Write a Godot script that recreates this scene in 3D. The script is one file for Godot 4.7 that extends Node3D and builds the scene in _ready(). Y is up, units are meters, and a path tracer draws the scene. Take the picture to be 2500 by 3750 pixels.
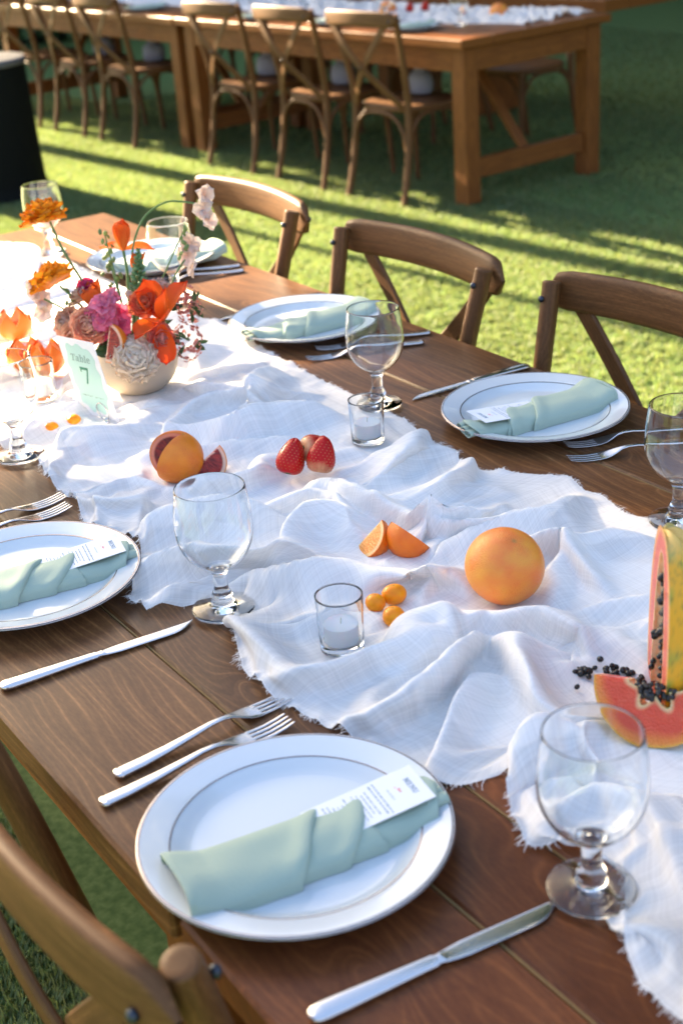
extends Node3D

# ------------------------------------------------------------------ mesh helper
class MB:
	var v := PackedVector3Array()
	var uv := PackedVector2Array()
	var col := PackedColorArray()
	var idx := PackedInt32Array()
	var seams: Array = []
	var tint := Color(1, 1, 1)

	func add(p: Vector3, t := Vector2.ZERO, c = null) -> int:
		v.append(p)
		uv.append(t)
		col.append(tint if c == null else c)
		return v.size() - 1

	# a smooth grid of nu x nv points (row major: i * nv + j)
	func grid(pts: PackedVector3Array, nu: int, nv: int, uvs: PackedVector2Array, cols: PackedColorArray, flip := false, close_u := false, close_v := false) -> int:
		var b := v.size()
		v.append_array(pts)
		uv.append_array(uvs)
		if cols.size() == pts.size():
			col.append_array(cols)
		else:
			for k in pts.size():
				col.append(tint)
		for i in nu - 1:
			for j in nv - 1:
				var a := b + i * nv + j
				if flip:
					idx.append_array(PackedInt32Array([a, a + nv, a + 1, a + 1, a + nv, a + nv + 1]))
				else:
					idx.append_array(PackedInt32Array([a, a + 1, a + nv, a + 1, a + nv + 1, a + nv]))
		if close_u:
			for j in nv:
				seams.append([b + j, b + (nu - 1) * nv + j])
		if close_v:
			for i in nu:
				seams.append([b + i * nv, b + i * nv + nv - 1])
		return b

	# a flat polygon (fan), turned so that it looks away from centre
	func face(pts: Array, centre: Vector3, us := []) -> void:
		var nrm: Vector3 = (pts[2] - pts[0]).cross(pts[1] - pts[0])
		var mid := Vector3.ZERO
		for p in pts:
			mid += p
		mid /= pts.size()
		var turn := nrm.dot(mid - centre) < 0.0
		var b := v.size()
		for k in pts.size():
			add(pts[k], us[k] if us.size() > k else Vector2.ZERO)
		for k in range(1, pts.size() - 1):
			if turn:
				idx.append_array(PackedInt32Array([b, b + k + 1, b + k]))
			else:
				idx.append_array(PackedInt32Array([b, b + k, b + k + 1]))

	# box with chamfered edges; u runs along the longest side
	func box(centre: Vector3, size: Vector3, bevel := 0.003, bas := Basis.IDENTITY, uo := Vector2.ZERO) -> void:
		var h := size * 0.5
		var q := h - Vector3.ONE * bevel
		var la := 0
		if size.y > size.x and size.y >= size.z:
			la = 1
		elif size.z > size.x:
			la = 2
		var put := func(pts: Array) -> void:
			var w := []
			var us := []
			var n: Vector3 = (pts[1] - pts[0]).cross(pts[2] - pts[0]).abs()
			var va := 0
			var best := -1.0
			for ax in 3:
				if ax == la:
					continue
				var score := 1.0 - n.normalized()[ax]
				if score > best:
					best = score
					va = ax
			for p: Vector3 in pts:
				w.append(centre + bas * p)
				us.append(uo + Vector2(p[la], p[va]))
			face(w, centre, us)
		for ax in 3:
			var b := (ax + 1) % 3
			var c := (ax + 2) % 3
			for s in [-1.0, 1.0]:
				var r := []
				for k in [[-1, -1], [1, -1], [1, 1], [-1, 1]]:
					var p := Vector3.ZERO
					p[ax] = h[ax] * s
					p[b] = q[b] * k[0]
					p[c] = q[c] * k[1]
					r.append(p)
				put.call(r)
		if bevel <= 0.0:
			return
		for ax in 3:
			var b := (ax + 1) % 3
			var c := (ax + 2) % 3
			for sb in [-1.0, 1.0]:
				for sc in [-1.0, 1.0]:
					var r := []
					for k in [[-1, 0], [1, 0], [1, 1], [-1, 1]]:
						var p := Vector3.ZERO
						p[ax] = q[ax] * k[0]
						p[b] = (h[b] if k[1] == 0 else q[b]) * sb
						p[c] = (q[c] if k[1] == 0 else h[c]) * sc
						r.append(p)
					put.call(r)
		for sx in [-1.0, 1.0]:
			for sy in [-1.0, 1.0]:
				for sz in [-1.0, 1.0]:
					put.call([Vector3(h.x * sx, q.y * sy, q.z * sz), Vector3(q.x * sx, h.y * sy, q.z * sz), Vector3(q.x * sx, q.y * sy, h.z * sz)])

	# profile of (radius, height) turned round y; profile runs bottom to top on the outside
	func lathe(prof: PackedVector2Array, seg := 32, at := Vector3.ZERO, bas := Basis.IDENTITY, from := 0.0, to := TAU, cols := PackedColorArray()) -> void:
		var pts := PackedVector3Array()
		var us := PackedVector2Array()
		var cs := PackedColorArray()
		var n := prof.size()
		for i in seg + 1:
			var a := from + (to - from) * i / seg
			for j in n:
				pts.append(at + bas * Vector3(cos(a) * prof[j].x, prof[j].y, sin(a) * prof[j].x))
				us.append(Vector2(a * maxf(prof[j].x, 0.01), prof[j].y))
				cs.append(cols[j] if cols.size() == n else tint)
		grid(pts, seg + 1, n, us, cs, true, absf(to - from - TAU) < 0.001)

	# round or flattened tube along a path
	func tube(path: PackedVector3Array, rad: PackedFloat32Array, seg := 10, side := Vector3.ZERO, flat := 1.0, cap := true, uo := Vector2.ZERO) -> void:
		var n := path.size()
		var pts := PackedVector3Array()
		var us := PackedVector2Array()
		var ref := side
		var run := 0.0
		var ends := []
		for i in n:
			var t := (path[mini(i + 1, n - 1)] - path[maxi(i - 1, 0)]).normalized()
			if i > 0:
				run += path[i].distance_to(path[i - 1])
			if ref == Vector3.ZERO:
				ref = t.cross(Vector3(0.31, 0.2, 0.93)).normalized()
			var x := (ref - t * ref.dot(t)).normalized()
			if side == Vector3.ZERO:
				ref = x
			var y := t.cross(x)
			var r := rad[mini(i, rad.size() - 1)]
			var ring := []
			for j in seg + 1:
				var a := TAU * j / seg
				var p := path[i] + x * cos(a) * r + y * sin(a) * r * flat
				pts.append(p)
				us.append(uo + Vector2(run, a * r))
				if j < seg:
					ring.append(p)
			if i == 0 or i == n - 1:
				ends.append([ring, path[i], t if i > 0 else -t])
		grid(pts, n, seg + 1, us, PackedColorArray(), true, false, true)
		if cap:
			for e in ends:
				face(e[0], e[1] - e[2])

	# flat-sided bar of rectangular section with chamfers along a path
	func bar(path: PackedVector3Array, wide: PackedFloat32Array, thick: PackedFloat32Array, side: Vector3, bev := 0.003, uo := Vector2.ZERO) -> void:
		var n := path.size()
		var rings := []
		var runs := []
		var run := 0.0
		for i in n:
			var t := (path[mini(i + 1, n - 1)] - path[maxi(i - 1, 0)]).normalized()
			if i > 0:
				run += path[i].distance_to(path[i - 1])
			var x := (side - t * side.dot(t)).normalized()
			var y := t.cross(x)
			var w := wide[mini(i, wide.size() - 1)] * 0.5
			var h := thick[mini(i, thick.size() - 1)] * 0.5
			var b := minf(bev, minf(w, h) * 0.7)
			var ring := []
			for c in [[w - b, h], [w, h - b], [w, b - h], [w - b, -h], [b - w, -h], [-w, b - h], [-w, h - b], [b - w, h]]:
				ring.append(path[i] + x * c[0] + y * c[1])
			rings.append(ring)
			runs.append(run)
		for j in 8:
			var k := (j + 1) % 8
			var pts := PackedVector3Array()
			var us := PackedVector2Array()
			for i in n:
				pts.append(rings[i][j])
				pts.append(rings[i][k])
				us.append(uo + Vector2(runs[i], j * 0.012))
				us.append(uo + Vector2(runs[i], j * 0.012 + 0.02))
			grid(pts, n, 2, us, PackedColorArray(), false)
		face(rings[0], path[0] + (path[1] - path[0]), [])
		face(rings[n - 1], path[n - 1] + (path[n - 2] - path[n - 1]), [])

	# rounded bar: stations [x, z, half width, y bottom, y top] along x
	func stations(st: Array, seg := 12, ex := 0.7) -> void:
		var pts := PackedVector3Array()
		var us := PackedVector2Array()
		for s in st:
			for j in seg + 1:
				var a := TAU * j / seg
				var c := cos(a)
				var d := sin(a)
				var z: float = s[1] + s[2] * signf(c) * pow(absf(c), ex)
				var y: float = (s[3] + s[4]) * 0.5 + (s[4] - s[3]) * 0.5 * signf(d) * pow(absf(d), ex)
				pts.append(Vector3(s[0], y, z))
				us.append(Vector2(s[0], s[2] * c))
		grid(pts, st.size(), seg + 1, us, PackedColorArray(), false, false, true)
		for e in [0, st.size() - 1]:
			var ring := []
			for j in seg:
				ring.append(pts[e * (seg + 1) + j])
			var o: Vector3 = ring[0].lerp(ring[seg / 2], 0.5)
			face(ring, o + Vector3(0.01 if e == 0 else -0.01, 0, 0))

	func ball(c: Vector3, r: Vector3, bas := Basis.IDENTITY, nu := 12, nv := 8) -> void:
		var pts := PackedVector3Array()
		var us := PackedVector2Array()
		for i in nu + 1:
			var a := TAU * i / nu
			for j in nv + 1:
				var b := PI * j / nv - PI / 2
				pts.append(c + bas * (Vector3(cos(a) * cos(b), sin(b), sin(a) * cos(b)) * r))
				us.append(Vector2(a * r.x, b * r.y))
		grid(pts, nu + 1, nv + 1, us, PackedColorArray(), true, true)

	# one petal: grows from xf.origin along xf.basis.y, faces xf.basis.z
	func petal(xf: Transform3D, long: float, wide: float, cup: float, curl: float, ruf: float, c0: Color, c1: Color, sharp := 0.8, nu := 6, nv := 7, seed_at := 0.0) -> void:
		var pts := PackedVector3Array()
		var us := PackedVector2Array()
		var cs := PackedColorArray()
		var y := 0.0
		var z := 0.0
		var px := 0.0
		for i in nu:
			var u := float(i) / (nu - 1)
			if i > 0:
				var th := curl * (u - 0.5 / (nu - 1))
				y += cos(th) * long / (nu - 1)
				z -= sin(th) * long / (nu - 1)
			var top := 0.52 + 0.12 * sharp
			if u < top:
				px = wide * 0.5 * lerpf(0.22, 1.0, sin(PI * 0.5 * u / top))
			else:
				px = wide * 0.5 * sqrt(maxf(0.0, 1.0 - pow((u - top) / (1.0 - top), 2.4)))
			for j in nv:
				var s := 2.0 * j / (nv - 1) - 1.0
				var rf := ruf * u * sin(s * 7.0 + seed_at * 5.0 + u * 3.0) + ruf * 0.6 * u * sin(s * 13.0 + seed_at * 11.0)
				pts.append(xf * Vector3(px * s * (1.0 - 0.15 * cup * absf(s)), y - s * s * 0.05 * long * u, z + cup * px * s * s + rf))
				us.append(Vector2(s * wide, u * long))
				cs.append(c0.lerp(c1, u))
		grid(pts, nu, nv, us, cs)

	func mesh() -> ArrayMesh:
		var n := PackedVector3Array()
		n.resize(v.size())
		for k in range(0, idx.size(), 3):
			var a := idx[k]
			var b := idx[k + 1]
			var c := idx[k + 2]
			var f := (v[c] - v[a]).cross(v[b] - v[a])
			n[a] += f
			n[b] += f
			n[c] += f
		for s in seams:
			var m: Vector3 = n[s[0]] + n[s[1]]
			n[s[0]] = m
			n[s[1]] = m
		for k in n.size():
			n[k] = n[k].normalized() if n[k].length_squared() > 1e-30 else Vector3.UP
		var a := []
		a.resize(Mesh.ARRAY_MAX)
		a[Mesh.ARRAY_VERTEX] = v
		a[Mesh.ARRAY_NORMAL] = n
		a[Mesh.ARRAY_TEX_UV] = uv
		a[Mesh.ARRAY_COLOR] = col
		a[Mesh.ARRAY_INDEX] = idx
		var am := ArrayMesh.new()
		am.add_surface_from_arrays(Mesh.PRIMITIVE_TRIANGLES, a)
		return am


# ------------------------------------------------------------------ small helpers
var M := {}
var rng := RandomNumberGenerator.new()
var used := {}
const TOP := 0.76


func numbered(n: String) -> String:
	var k: int = used.get(n, 0)
	used[n] = k + 1
	return n if k == 0 else "%s_%03d" % [n, k]


func tag(o: Node3D, label: String, category: String, group := "") -> Node3D:
	o.set_meta("label", label)
	o.set_meta("category", category)
	if group != "":
		o.set_meta("group", group)
	return o


func thing(called: String, label: String, category: String, at := Vector3.ZERO, turn := 0.0, group := "") -> Node3D:
	var o := Node3D.new()
	o.name = numbered(called)
	add_child(o)
	o.position = at
	o.rotation.y = turn
	tag(o, label, category, group)
	return o


func obj(called: String, mb, mat: Material, parent: Node = self) -> MeshInstance3D:
	var o := MeshInstance3D.new()
	o.name = called if parent != self else numbered(called)
	o.mesh = mb.mesh() if mb is MB else mb
	o.material_override = mat
	parent.add_child(o, true)
	return o


func dup(root: Node3D, at: Vector3, turn: float, label: String) -> Node3D:
	var r: Node3D = root.duplicate()
	var base := root.name.rstrip("0123456789").trim_suffix("_") if root.name.right(3).is_valid_int() else String(root.name)
	r.name = numbered(base)
	add_child(r)
	r.position = at
	r.rotation = Vector3(0, turn, 0)
	r.set_meta("label", label)
	return r


func lin(r: float, g: float, b: float) -> Color:
	return Color(r, g, b).linear_to_srgb()


func mat(c: Color, rough := 0.6, metal := 0.0, vc := false) -> StandardMaterial3D:
	var m := StandardMaterial3D.new()
	m.albedo_color = c
	m.roughness = rough
	m.metallic = metal
	m.vertex_color_use_as_albedo = vc
	m.cull_mode = BaseMaterial3D.CULL_DISABLED
	return m


func noise_tex(freq: float, size := 256, bump := 0.0, oct := 4) -> NoiseTexture2D:
	var n := FastNoiseLite.new()
	n.noise_type = FastNoiseLite.TYPE_SIMPLEX_SMOOTH
	n.frequency = freq
	n.fractal_octaves = oct
	n.seed = 7
	var t := NoiseTexture2D.new()
	t.width = size
	t.height = size
	t.seamless = true
	t.noise = n
	if bump > 0.0:
		t.as_normal_map = true
		t.bump_strength = bump
	return t


func facing(d: Vector3) -> float:
	return atan2(-d.z, d.x)


func smooth(p: PackedVector2Array, per := 4) -> PackedVector2Array:
	var r := PackedVector2Array()
	for i in p.size() - 1:
		var a := p[maxi(i - 1, 0)]
		var b := p[i]
		var c := p[i + 1]
		var d := p[mini(i + 2, p.size() - 1)]
		for k in per:
			var q := b.cubic_interpolate(c, a, d, float(k) / per)
			q.x = maxf(q.x, 0.0)
			r.append(q)
	r.append(p[p.size() - 1])
	return r


func curve(p: PackedVector3Array, per := 6) -> PackedVector3Array:
	var r := PackedVector3Array()
	for i in p.size() - 1:
		var a := p[maxi(i - 1, 0)]
		var d := p[mini(i + 2, p.size() - 1)]
		for k in per:
			r.append(p[i].cubic_interpolate(p[i + 1], a, d, float(k) / per))
	r.append(p[p.size() - 1])
	return r


func fan(n: int, f: Callable) -> PackedFloat32Array:
	var r := PackedFloat32Array()
	for i in n:
		r.append(f.call(float(i) / (n - 1)))
	return r


# a frame whose y axis looks along d
func along(at: Vector3, d: Vector3, roll := 0.0) -> Transform3D:
	var y := d.normalized()
	var x := y.cross(Vector3(0.0, 0.0, 1.0) if absf(y.z) < 0.9 else Vector3(1, 0, 0)).normalized()
	var b := Basis(x, y, x.cross(y))
	return Transform3D(b * Basis(Vector3.UP, roll), at)


# stained softwood: thin pale growth lines on a darker ground, u along the board
func wood_texture(w: int, h: int, len_u: float, len_v: float, dark: Color, pale: Color, pitch: float, wander: float, contrast: float, sd: int) -> ImageTexture:
	var n1 := FastNoiseLite.new()
	n1.noise_type = FastNoiseLite.TYPE_SIMPLEX_SMOOTH
	n1.frequency = 1.0
	n1.fractal_octaves = 2
	n1.seed = sd
	var n2 := FastNoiseLite.new()
	n2.noise_type = FastNoiseLite.TYPE_SIMPLEX
	n2.frequency = 1.0
	n2.fractal_octaves = 2
	n2.seed = sd + 5
	var kr := RandomNumberGenerator.new()
	kr.seed = sd
	var knots := [Vector2(kr.randf() * len_u, len_v * kr.randf_range(0.15, 0.85)), Vector2(kr.randf() * len_u, len_v * kr.randf_range(0.15, 0.85))]
	var data := PackedByteArray()
	data.resize(w * h * 3)
	var k := 0
	for y in h:
		var vv := len_v * y / h
		for x in w:
			var uu := len_u * x / w
			# fold u so that the ends of the texture meet
			var uf := absf(uu - len_u * 0.5) * 2.0
			var f := vv / pitch + wander * n1.get_noise_2d(uf * 1.1, vv * 7.0)
			for q: Vector2 in knots:
				var kd := pow((uf - q.x) / 0.10, 2.0) + pow((vv - q.y) / 0.020, 2.0)
				f += 4.5 * exp(-kd)
			var fr := f - floorf(f)
			var tone := n2.get_noise_2d(uf * 2.0 + 9.0, vv * 11.0 + floorf(f) * 3.7)
			var fibre := n2.get_noise_2d(uf * 30.0, vv * 900.0)
			var edge := clampf(1.0 - absf(fr - 0.5) * (5.0 + 4.0 * tone), 0.0, 1.0)
			var t := clampf(0.16 + 0.18 * tone + 0.14 * fibre + contrast * edge * (0.6 + 0.7 * tone), 0.0, 1.0)
			data[k] = int(255.0 * lerpf(dark.r, pale.r, t))
			data[k + 1] = int(255.0 * lerpf(dark.g, pale.g, t))
			data[k + 2] = int(255.0 * lerpf(dark.b, pale.b, t))
			k += 3
	return ImageTexture.create_from_image(Image.create_from_data(w, h, false, Image.FORMAT_RGB8, data))


func wood(tex: Texture2D, len_u: float, len_v: float, rough: float, tint := Color(1, 1, 1)) -> StandardMaterial3D:
	var m := mat(tint, rough)
	m.albedo_texture = tex
	m.uv1_scale = Vector3(1.0 / len_u, 1.0 / len_v, 1)
	m.metallic_specular = 0.34
	return m


func materials() -> void:
	var t_top := wood_texture(1024, 256, 1.5, 0.26, lin(0.095, 0.037, 0.013), lin(0.42, 0.205, 0.078), 0.0085, 3.0, 0.5, 3)
	var t_red := wood_texture(1024, 256, 1.5, 0.26, lin(0.095, 0.028, 0.009), lin(0.31, 0.11, 0.034), 0.012, 4.0, 0.4, 11)
	var t_chair := wood_texture(512, 128, 0.9, 0.16, lin(0.095, 0.041, 0.014), lin(0.31, 0.148, 0.055), 0.006, 2.0, 0.3, 21)
	var t_leg := wood_texture(512, 128, 0.9, 0.2, lin(0.15, 0.05, 0.011), lin(0.38, 0.15, 0.034), 0.009, 3.0, 0.35, 31)
	M.top = []
	for k in [1.0, 0.86, 1.1, 0.93]:
		M.top.append(wood(t_top, 1.5, 0.26, 0.37, Color(k, k, k)))
	M.red = []
	for k in [1.0, 0.9, 1.12]:
		M.red.append(wood(t_red, 1.5, 0.26, 0.36, Color(k, k, k)))
	M.far_top = wood(t_leg, 0.9, 0.2, 0.38)
	M.chair = wood(t_chair, 0.9, 0.16, 0.5)
	M.leg = wood(t_leg, 0.9, 0.2, 0.5)
	M.seam = mat(lin(0.2, 0.12, 0.04), 0.8)
	M.porcelain = mat(lin(0.63, 0.675, 0.71), 0.12)
	M.porcelain.clearcoat_enabled = true
	M.porcelain.clearcoat = 0.6
	M.porcelain.clearcoat_roughness = 0.03
	M.band = mat(lin(0.30, 0.24, 0.22), 0.25, 0.9)
	M.steel = mat(lin(0.62, 0.60, 0.60), 0.16, 1.0)
	M.bolt = mat(lin(0.05, 0.06, 0.08), 0.4, 0.8)
	M.glass = mat(Color(1, 1, 1, 0.0), 0.0)
	M.glass.refraction_enabled = true
	M.glass.refraction_scale = 0.045
	M.glass.albedo_color = Color(0.985, 0.995, 1.0, 0.0)
	M.wax = mat(lin(0.82, 0.84, 0.86), 0.4)
	M.wax.subsurf_scatter_enabled = true
	M.wax.subsurf_scatter_strength = 0.3
	M.wick = mat(lin(0.6, 0.58, 0.5), 0.8)
	M.napkin = mat(lin(0.35, 0.445, 0.365), 0.85)
	M.napkin.normal_enabled = true
	M.napkin.normal_texture = noise_tex(0.12, 256, 3.0, 2)
	M.napkin.normal_scale = 0.25
	M.napkin.uv1_triplanar = true
	M.napkin.uv1_scale = Vector3(14, 14, 14)
	M.napkin.rim_enabled = true
	M.napkin.rim = 0.3
	M.hem = mat(lin(0.42, 0.52, 0.30), 0.85)
	M.card = mat(lin(0.82, 0.83, 0.86), 0.7)
	M.print = mat(lin(0.24, 0.31, 0.38), 0.8)
	M.print_pale = mat(lin(0.5, 0.55, 0.6), 0.8)
	M.print_pink = mat(lin(0.75, 0.25, 0.22), 0.8)
	M.mint = mat(lin(0.48, 0.72, 0.66), 0.7)
	M.number = mat(lin(0.03, 0.22, 0.14), 0.7)
	M.number_pale = mat(lin(0.24, 0.40, 0.36), 0.7)
	M.ceramic = mat(lin(0.50, 0.41, 0.31), 0.55)
	M.peel = mat(Color(1, 1, 1), 0.38, 0.0, true)
	M.peel.normal_enabled = true
	M.peel.normal_texture = noise_tex(0.09, 256, 5.0, 2)
	M.peel.normal_scale = 1.0
	M.peel.uv1_triplanar = true
	M.peel.uv1_scale = Vector3(22, 22, 22)
	M.peel.subsurf_scatter_enabled = true
	M.peel.subsurf_scatter_strength = 0.12
	M.flesh = mat(Color(1, 1, 1), 0.22, 0.0, true)
	M.flesh.subsurf_scatter_enabled = true
	M.flesh.subsurf_scatter_strength = 0.25
	M.flesh.normal_enabled = true
	M.flesh.normal_texture = noise_tex(0.06, 256, 6.0, 3)
	M.flesh.normal_scale = 0.9
	M.flesh.uv1_triplanar = true
	M.flesh.uv1_scale = Vector3(18, 18, 18)
	M.berry = mat(Color(1, 1, 1), 0.33, 0.0, true)
	M.berry.metallic_specular = 0.35
	M.seed = mat(lin(0.016, 0.012, 0.010), 0.16)
	M.achene = mat(lin(0.42, 0.19, 0.05), 0.5)
	M.petal = mat(Color(1, 1, 1), 0.55, 0.0, true)
	M.petal.backlight_enabled = true
	M.petal.backlight = Color(1.0, 0.95, 0.9)
	M.green = mat(Color(1, 1, 1), 0.5, 0.0, true)
	M.green.backlight_enabled = true
	M.green.backlight = Color(0.25, 0.35, 0.1)
	M.stem = mat(lin(0.10, 0.20, 0.045), 0.5)
	M.black = mat(lin(0.006, 0.007, 0.006), 0.8)
	M.black.metallic_specular = 0.2
	M.grey_cloth = mat(lin(0.24, 0.25, 0.29), 0.8)
	M.bark = mat(lin(0.12, 0.085, 0.06), 0.9)
	M.cloth = mat(Color(1, 1, 1, 1), 0.9)
	M.cloth.albedo_texture = gauze()
	M.cloth.albedo_color = lin(0.92, 0.905, 0.885)
	M.cloth.transparency = BaseMaterial3D.TRANSPARENCY_ALPHA
	M.cloth.backlight_enabled = true
	M.cloth.backlight = Color(0.12, 0.12, 0.12)
	M.thread = mat(lin(0.84, 0.84, 0.84), 0.9)


# loose weave: thicker and thinner threads both ways, seen as cover
func gauze() -> ImageTexture:
	var s := 512
	var r := RandomNumberGenerator.new()
	r.seed = 5
	var a := PackedFloat32Array()
	var b := PackedFloat32Array()
	for k in s:
		a.append(r.randf_range(-1, 1))
		b.append(r.randf_range(-1, 1))
	var n := FastNoiseLite.new()
	n.frequency = 0.02
	n.seed = 9
	var data := PackedByteArray()
	data.resize(s * s * 4)
	var k := 0
	for y in s:
		for x in s:
			var c := 0.71 + 0.05 * a[x] + 0.05 * b[y] + 0.05 * n.get_noise_2d(x, y)
			data[k] = 255
			data[k + 1] = 255
			data[k + 2] = 255
			data[k + 3] = int(255.0 * clampf(c, 0.0, 1.0))
			k += 4
	return ImageTexture.create_from_image(Image.create_from_data(s, s, false, Image.FORMAT_RGBA8, data))


# ------------------------------------------------------------------ scene
func _ready() -> void:
	rng.seed = 20
	var cam := Camera3D.new()
	cam.name = "camera"
	cam.position = Vector3(0, 1.5641, 0)
	cam.basis = Basis(Vector3.UP, 1.0012) * Basis(Vector3.RIGHT, -0.4456) * Basis(Vector3.BACK, -0.0765)
	var lens := CameraAttributesPhysical.new()
	lens.frustum_focal_length = 32.5
	lens.exposure_aperture = 3.6
	lens.frustum_focus_distance = 1.78
	lens.frustum_far = 200.0
	cam.attributes = lens
	cam.fov = 40.52
	cam.far = 200.0
	add_child(cam)
	cam.current = true

	var we := WorldEnvironment.new()
	we.name = "world_environment"
	var env := Environment.new()
	var sky := Sky.new()
	var sm := ProceduralSkyMaterial.new()
	sm.sky_top_color = Color(0.62, 0.75, 0.95)
	sm.sky_horizon_color = Color(0.93, 0.945, 0.965)
	sm.sky_curve = 0.18
	sm.ground_horizon_color = Color(0.55, 0.58, 0.5)
	sm.ground_bottom_color = Color(0.25, 0.3, 0.2)
	sm.sky_energy_multiplier = 0.43
	sm.sun_angle_max = 50.0
	sm.sun_curve = 0.42
	sky.sky_material = sm
	env.background_mode = Environment.BG_SKY
	env.sky = sky
	env.tonemap_mode = Environment.TONE_MAPPER_LINEAR
	env.tonemap_exposure = 10.6
	env.sdfgi_enabled = true
	env.ssao_enabled = true
	env.ssil_enabled = true
	we.environment = env
	add_child(we)

	var sun := DirectionalLight3D.new()
	sun.name = "sun"
	sun.light_color = Color(1.0, 0.90, 0.74)
	sun.light_energy = 1.6
	sun.light_angular_distance = 0.5
	sun.shadow_enabled = true
	sun.basis = Basis.looking_at(SUN, Vector3.UP)
	add_child(sun)

	materials()
	ground()
	greenery()
	tables()
	chairs()
	runners()
	near_settings()
	glasses()
	fruit()
	flowers()
	far_settings()
	lawn_objects()


const SUN := Vector3(1.0, -0.404, -0.105)


func ground() -> void:
	var st := MB.new()
	var pts := PackedVector3Array()
	var us := PackedVector2Array()
	for i in 2:
		for j in 2:
			pts.append(Vector3(-80.0 + 160.0 * i, 0, -80.0 + 160.0 * j))
			us.append(Vector2(160.0 * i, 160.0 * j))
	st.grid(pts, 2, 2, us, PackedColorArray(), true)
	var m := mat(lin(1, 1, 1), 0.9)
	var t := noise_tex(0.05, 512, 0.0, 5)
	var g := Gradient.new()
	g.set_color(0, lin(0.045, 0.095, 0.012))
	g.set_color(1, lin(0.15, 0.21, 0.06))
	t.color_ramp = g
	m.albedo_texture = t
	m.uv1_scale = Vector3(1.6, 1.6, 1)
	var o := obj("lawn", st, m)
	o.set_meta("kind", "structure")
	o.set_meta("label", "green lawn under the tables")
	o.set_meta("category", "lawn")
	# blades: tufts of a few tapered strips
	var tuft := MB.new()
	var r := RandomNumberGenerator.new()
	r.seed = 4
	for k in 7:
		var a := r.randf() * TAU
		var d := Vector3(cos(a), 0, sin(a))
		var root := Vector3(r.randf_range(-0.012, 0.012), 0, r.randf_range(-0.012, 0.012))
		var s := d.cross(Vector3.UP) * 0.0014
		var h := r.randf_range(0.012, 0.023)
		var lean := r.randf_range(0.2, 0.9)
		var mid := root + Vector3(0, h * 0.6, 0) + d * h * lean * 0.35
		var tip := root + Vector3(0, h, 0) + d * h * lean
		var b := tuft.v.size()
		var sh := r.randf_range(0.75, 1.2)
		var c := Color(sh, sh, sh)
		for p in [root - s, root + s, mid - s * 0.8, mid + s * 0.8, tip]:
			tuft.add(p, Vector2.ZERO, c)
		tuft.idx.append_array(PackedInt32Array([b, b + 2, b + 1, b + 1, b + 2, b + 3, b + 2, b + 4, b + 3]))
	var gm := mat(Color(1, 1, 1), 0.55, 0.0, true)
	gm.albedo_color = lin(0.20, 0.285, 0.14)
	gm.backlight_enabled = true
	gm.backlight = Color(1.0, 1.0, 0.8)
	var spots := PackedVector3Array()
	for a in [[Rect2(-2.6, -0.55, 2.4, 1.6), 14000.0], [Rect2(-10.5, -4.35, 9.6, 2.7), 5500.0], [Rect2(-9.5, -9.0, 8.0, 4.65), 1100.0]]:
		var q: Rect2 = a[0]
		for k in int(q.get_area() * a[1]):
			spots.append(Vector3(q.position.x + r.randf() * q.size.x, 0, q.position.y + r.randf() * q.size.y))
	var mm := MultiMesh.new()
	mm.transform_format = MultiMesh.TRANSFORM_3D
	mm.use_colors = true
	mm.mesh = tuft.mesh()
	mm.instance_count = spots.size()
	var hue := FastNoiseLite.new()
	hue.frequency = 0.6
	for k in spots.size():
		var sc := r.randf_range(0.75, 1.25)
		mm.set_instance_transform(k, Transform3D(Basis(Vector3.UP, r.randf() * TAU).scaled(Vector3(sc, sc, sc)), spots[k]))
		var hv := hue.get_noise_2d(spots[k].x, spots[k].z) * 0.25 + r.randf_range(0.8, 1.2)
		mm.set_instance_color(k, Color(hv * r.randf_range(0.9, 1.25), hv, hv * 0.9))
	var gi := MultiMeshInstance3D.new()
	gi.name = "grass"
	gi.multimesh = mm
	gi.material_override = gm
	add_child(gi)
	gi.set_meta("kind", "stuff")
	tag(gi, "short bright green grass blades of the lawn", "grass")


func leaf_mesh(l: float, w: float) -> ArrayMesh:
	var b := MB.new()
	b.petal(Transform3D.IDENTITY, l, w, 0.25, 0.5, 0.0, Color(1, 1, 1), Color(1, 1, 1), 0.9, 3, 3)
	return b.mesh()


func foliage(called: String, parent: Node3D, leaf: ArrayMesh, m: Material, spots: PackedVector3Array, sd: int, smin: float, smax: float) -> void:
	var r := RandomNumberGenerator.new()
	r.seed = sd
	var mm := MultiMesh.new()
	mm.transform_format = MultiMesh.TRANSFORM_3D
	mm.use_colors = true
	mm.mesh = leaf
	mm.instance_count = spots.size()
	for k in spots.size():
		var s := r.randf_range(smin, smax)
		var b := Basis(Vector3(r.randf_range(-1, 1), r.randf_range(-1, 1), r.randf_range(-1, 1)).normalized(), r.randf() * TAU)
		mm.set_instance_transform(k, Transform3D(b.scaled(Vector3(s, s, s)), spots[k]))
		var c := r.randf_range(0.6, 1.2)
		mm.set_instance_color(k, Color(c, c, c))
	var o := MultiMeshInstance3D.new()
	o.name = called
	o.multimesh = mm
	o.material_override = m
	o.set_meta("kind", "stuff")
	parent.add_child(o, true)


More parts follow.
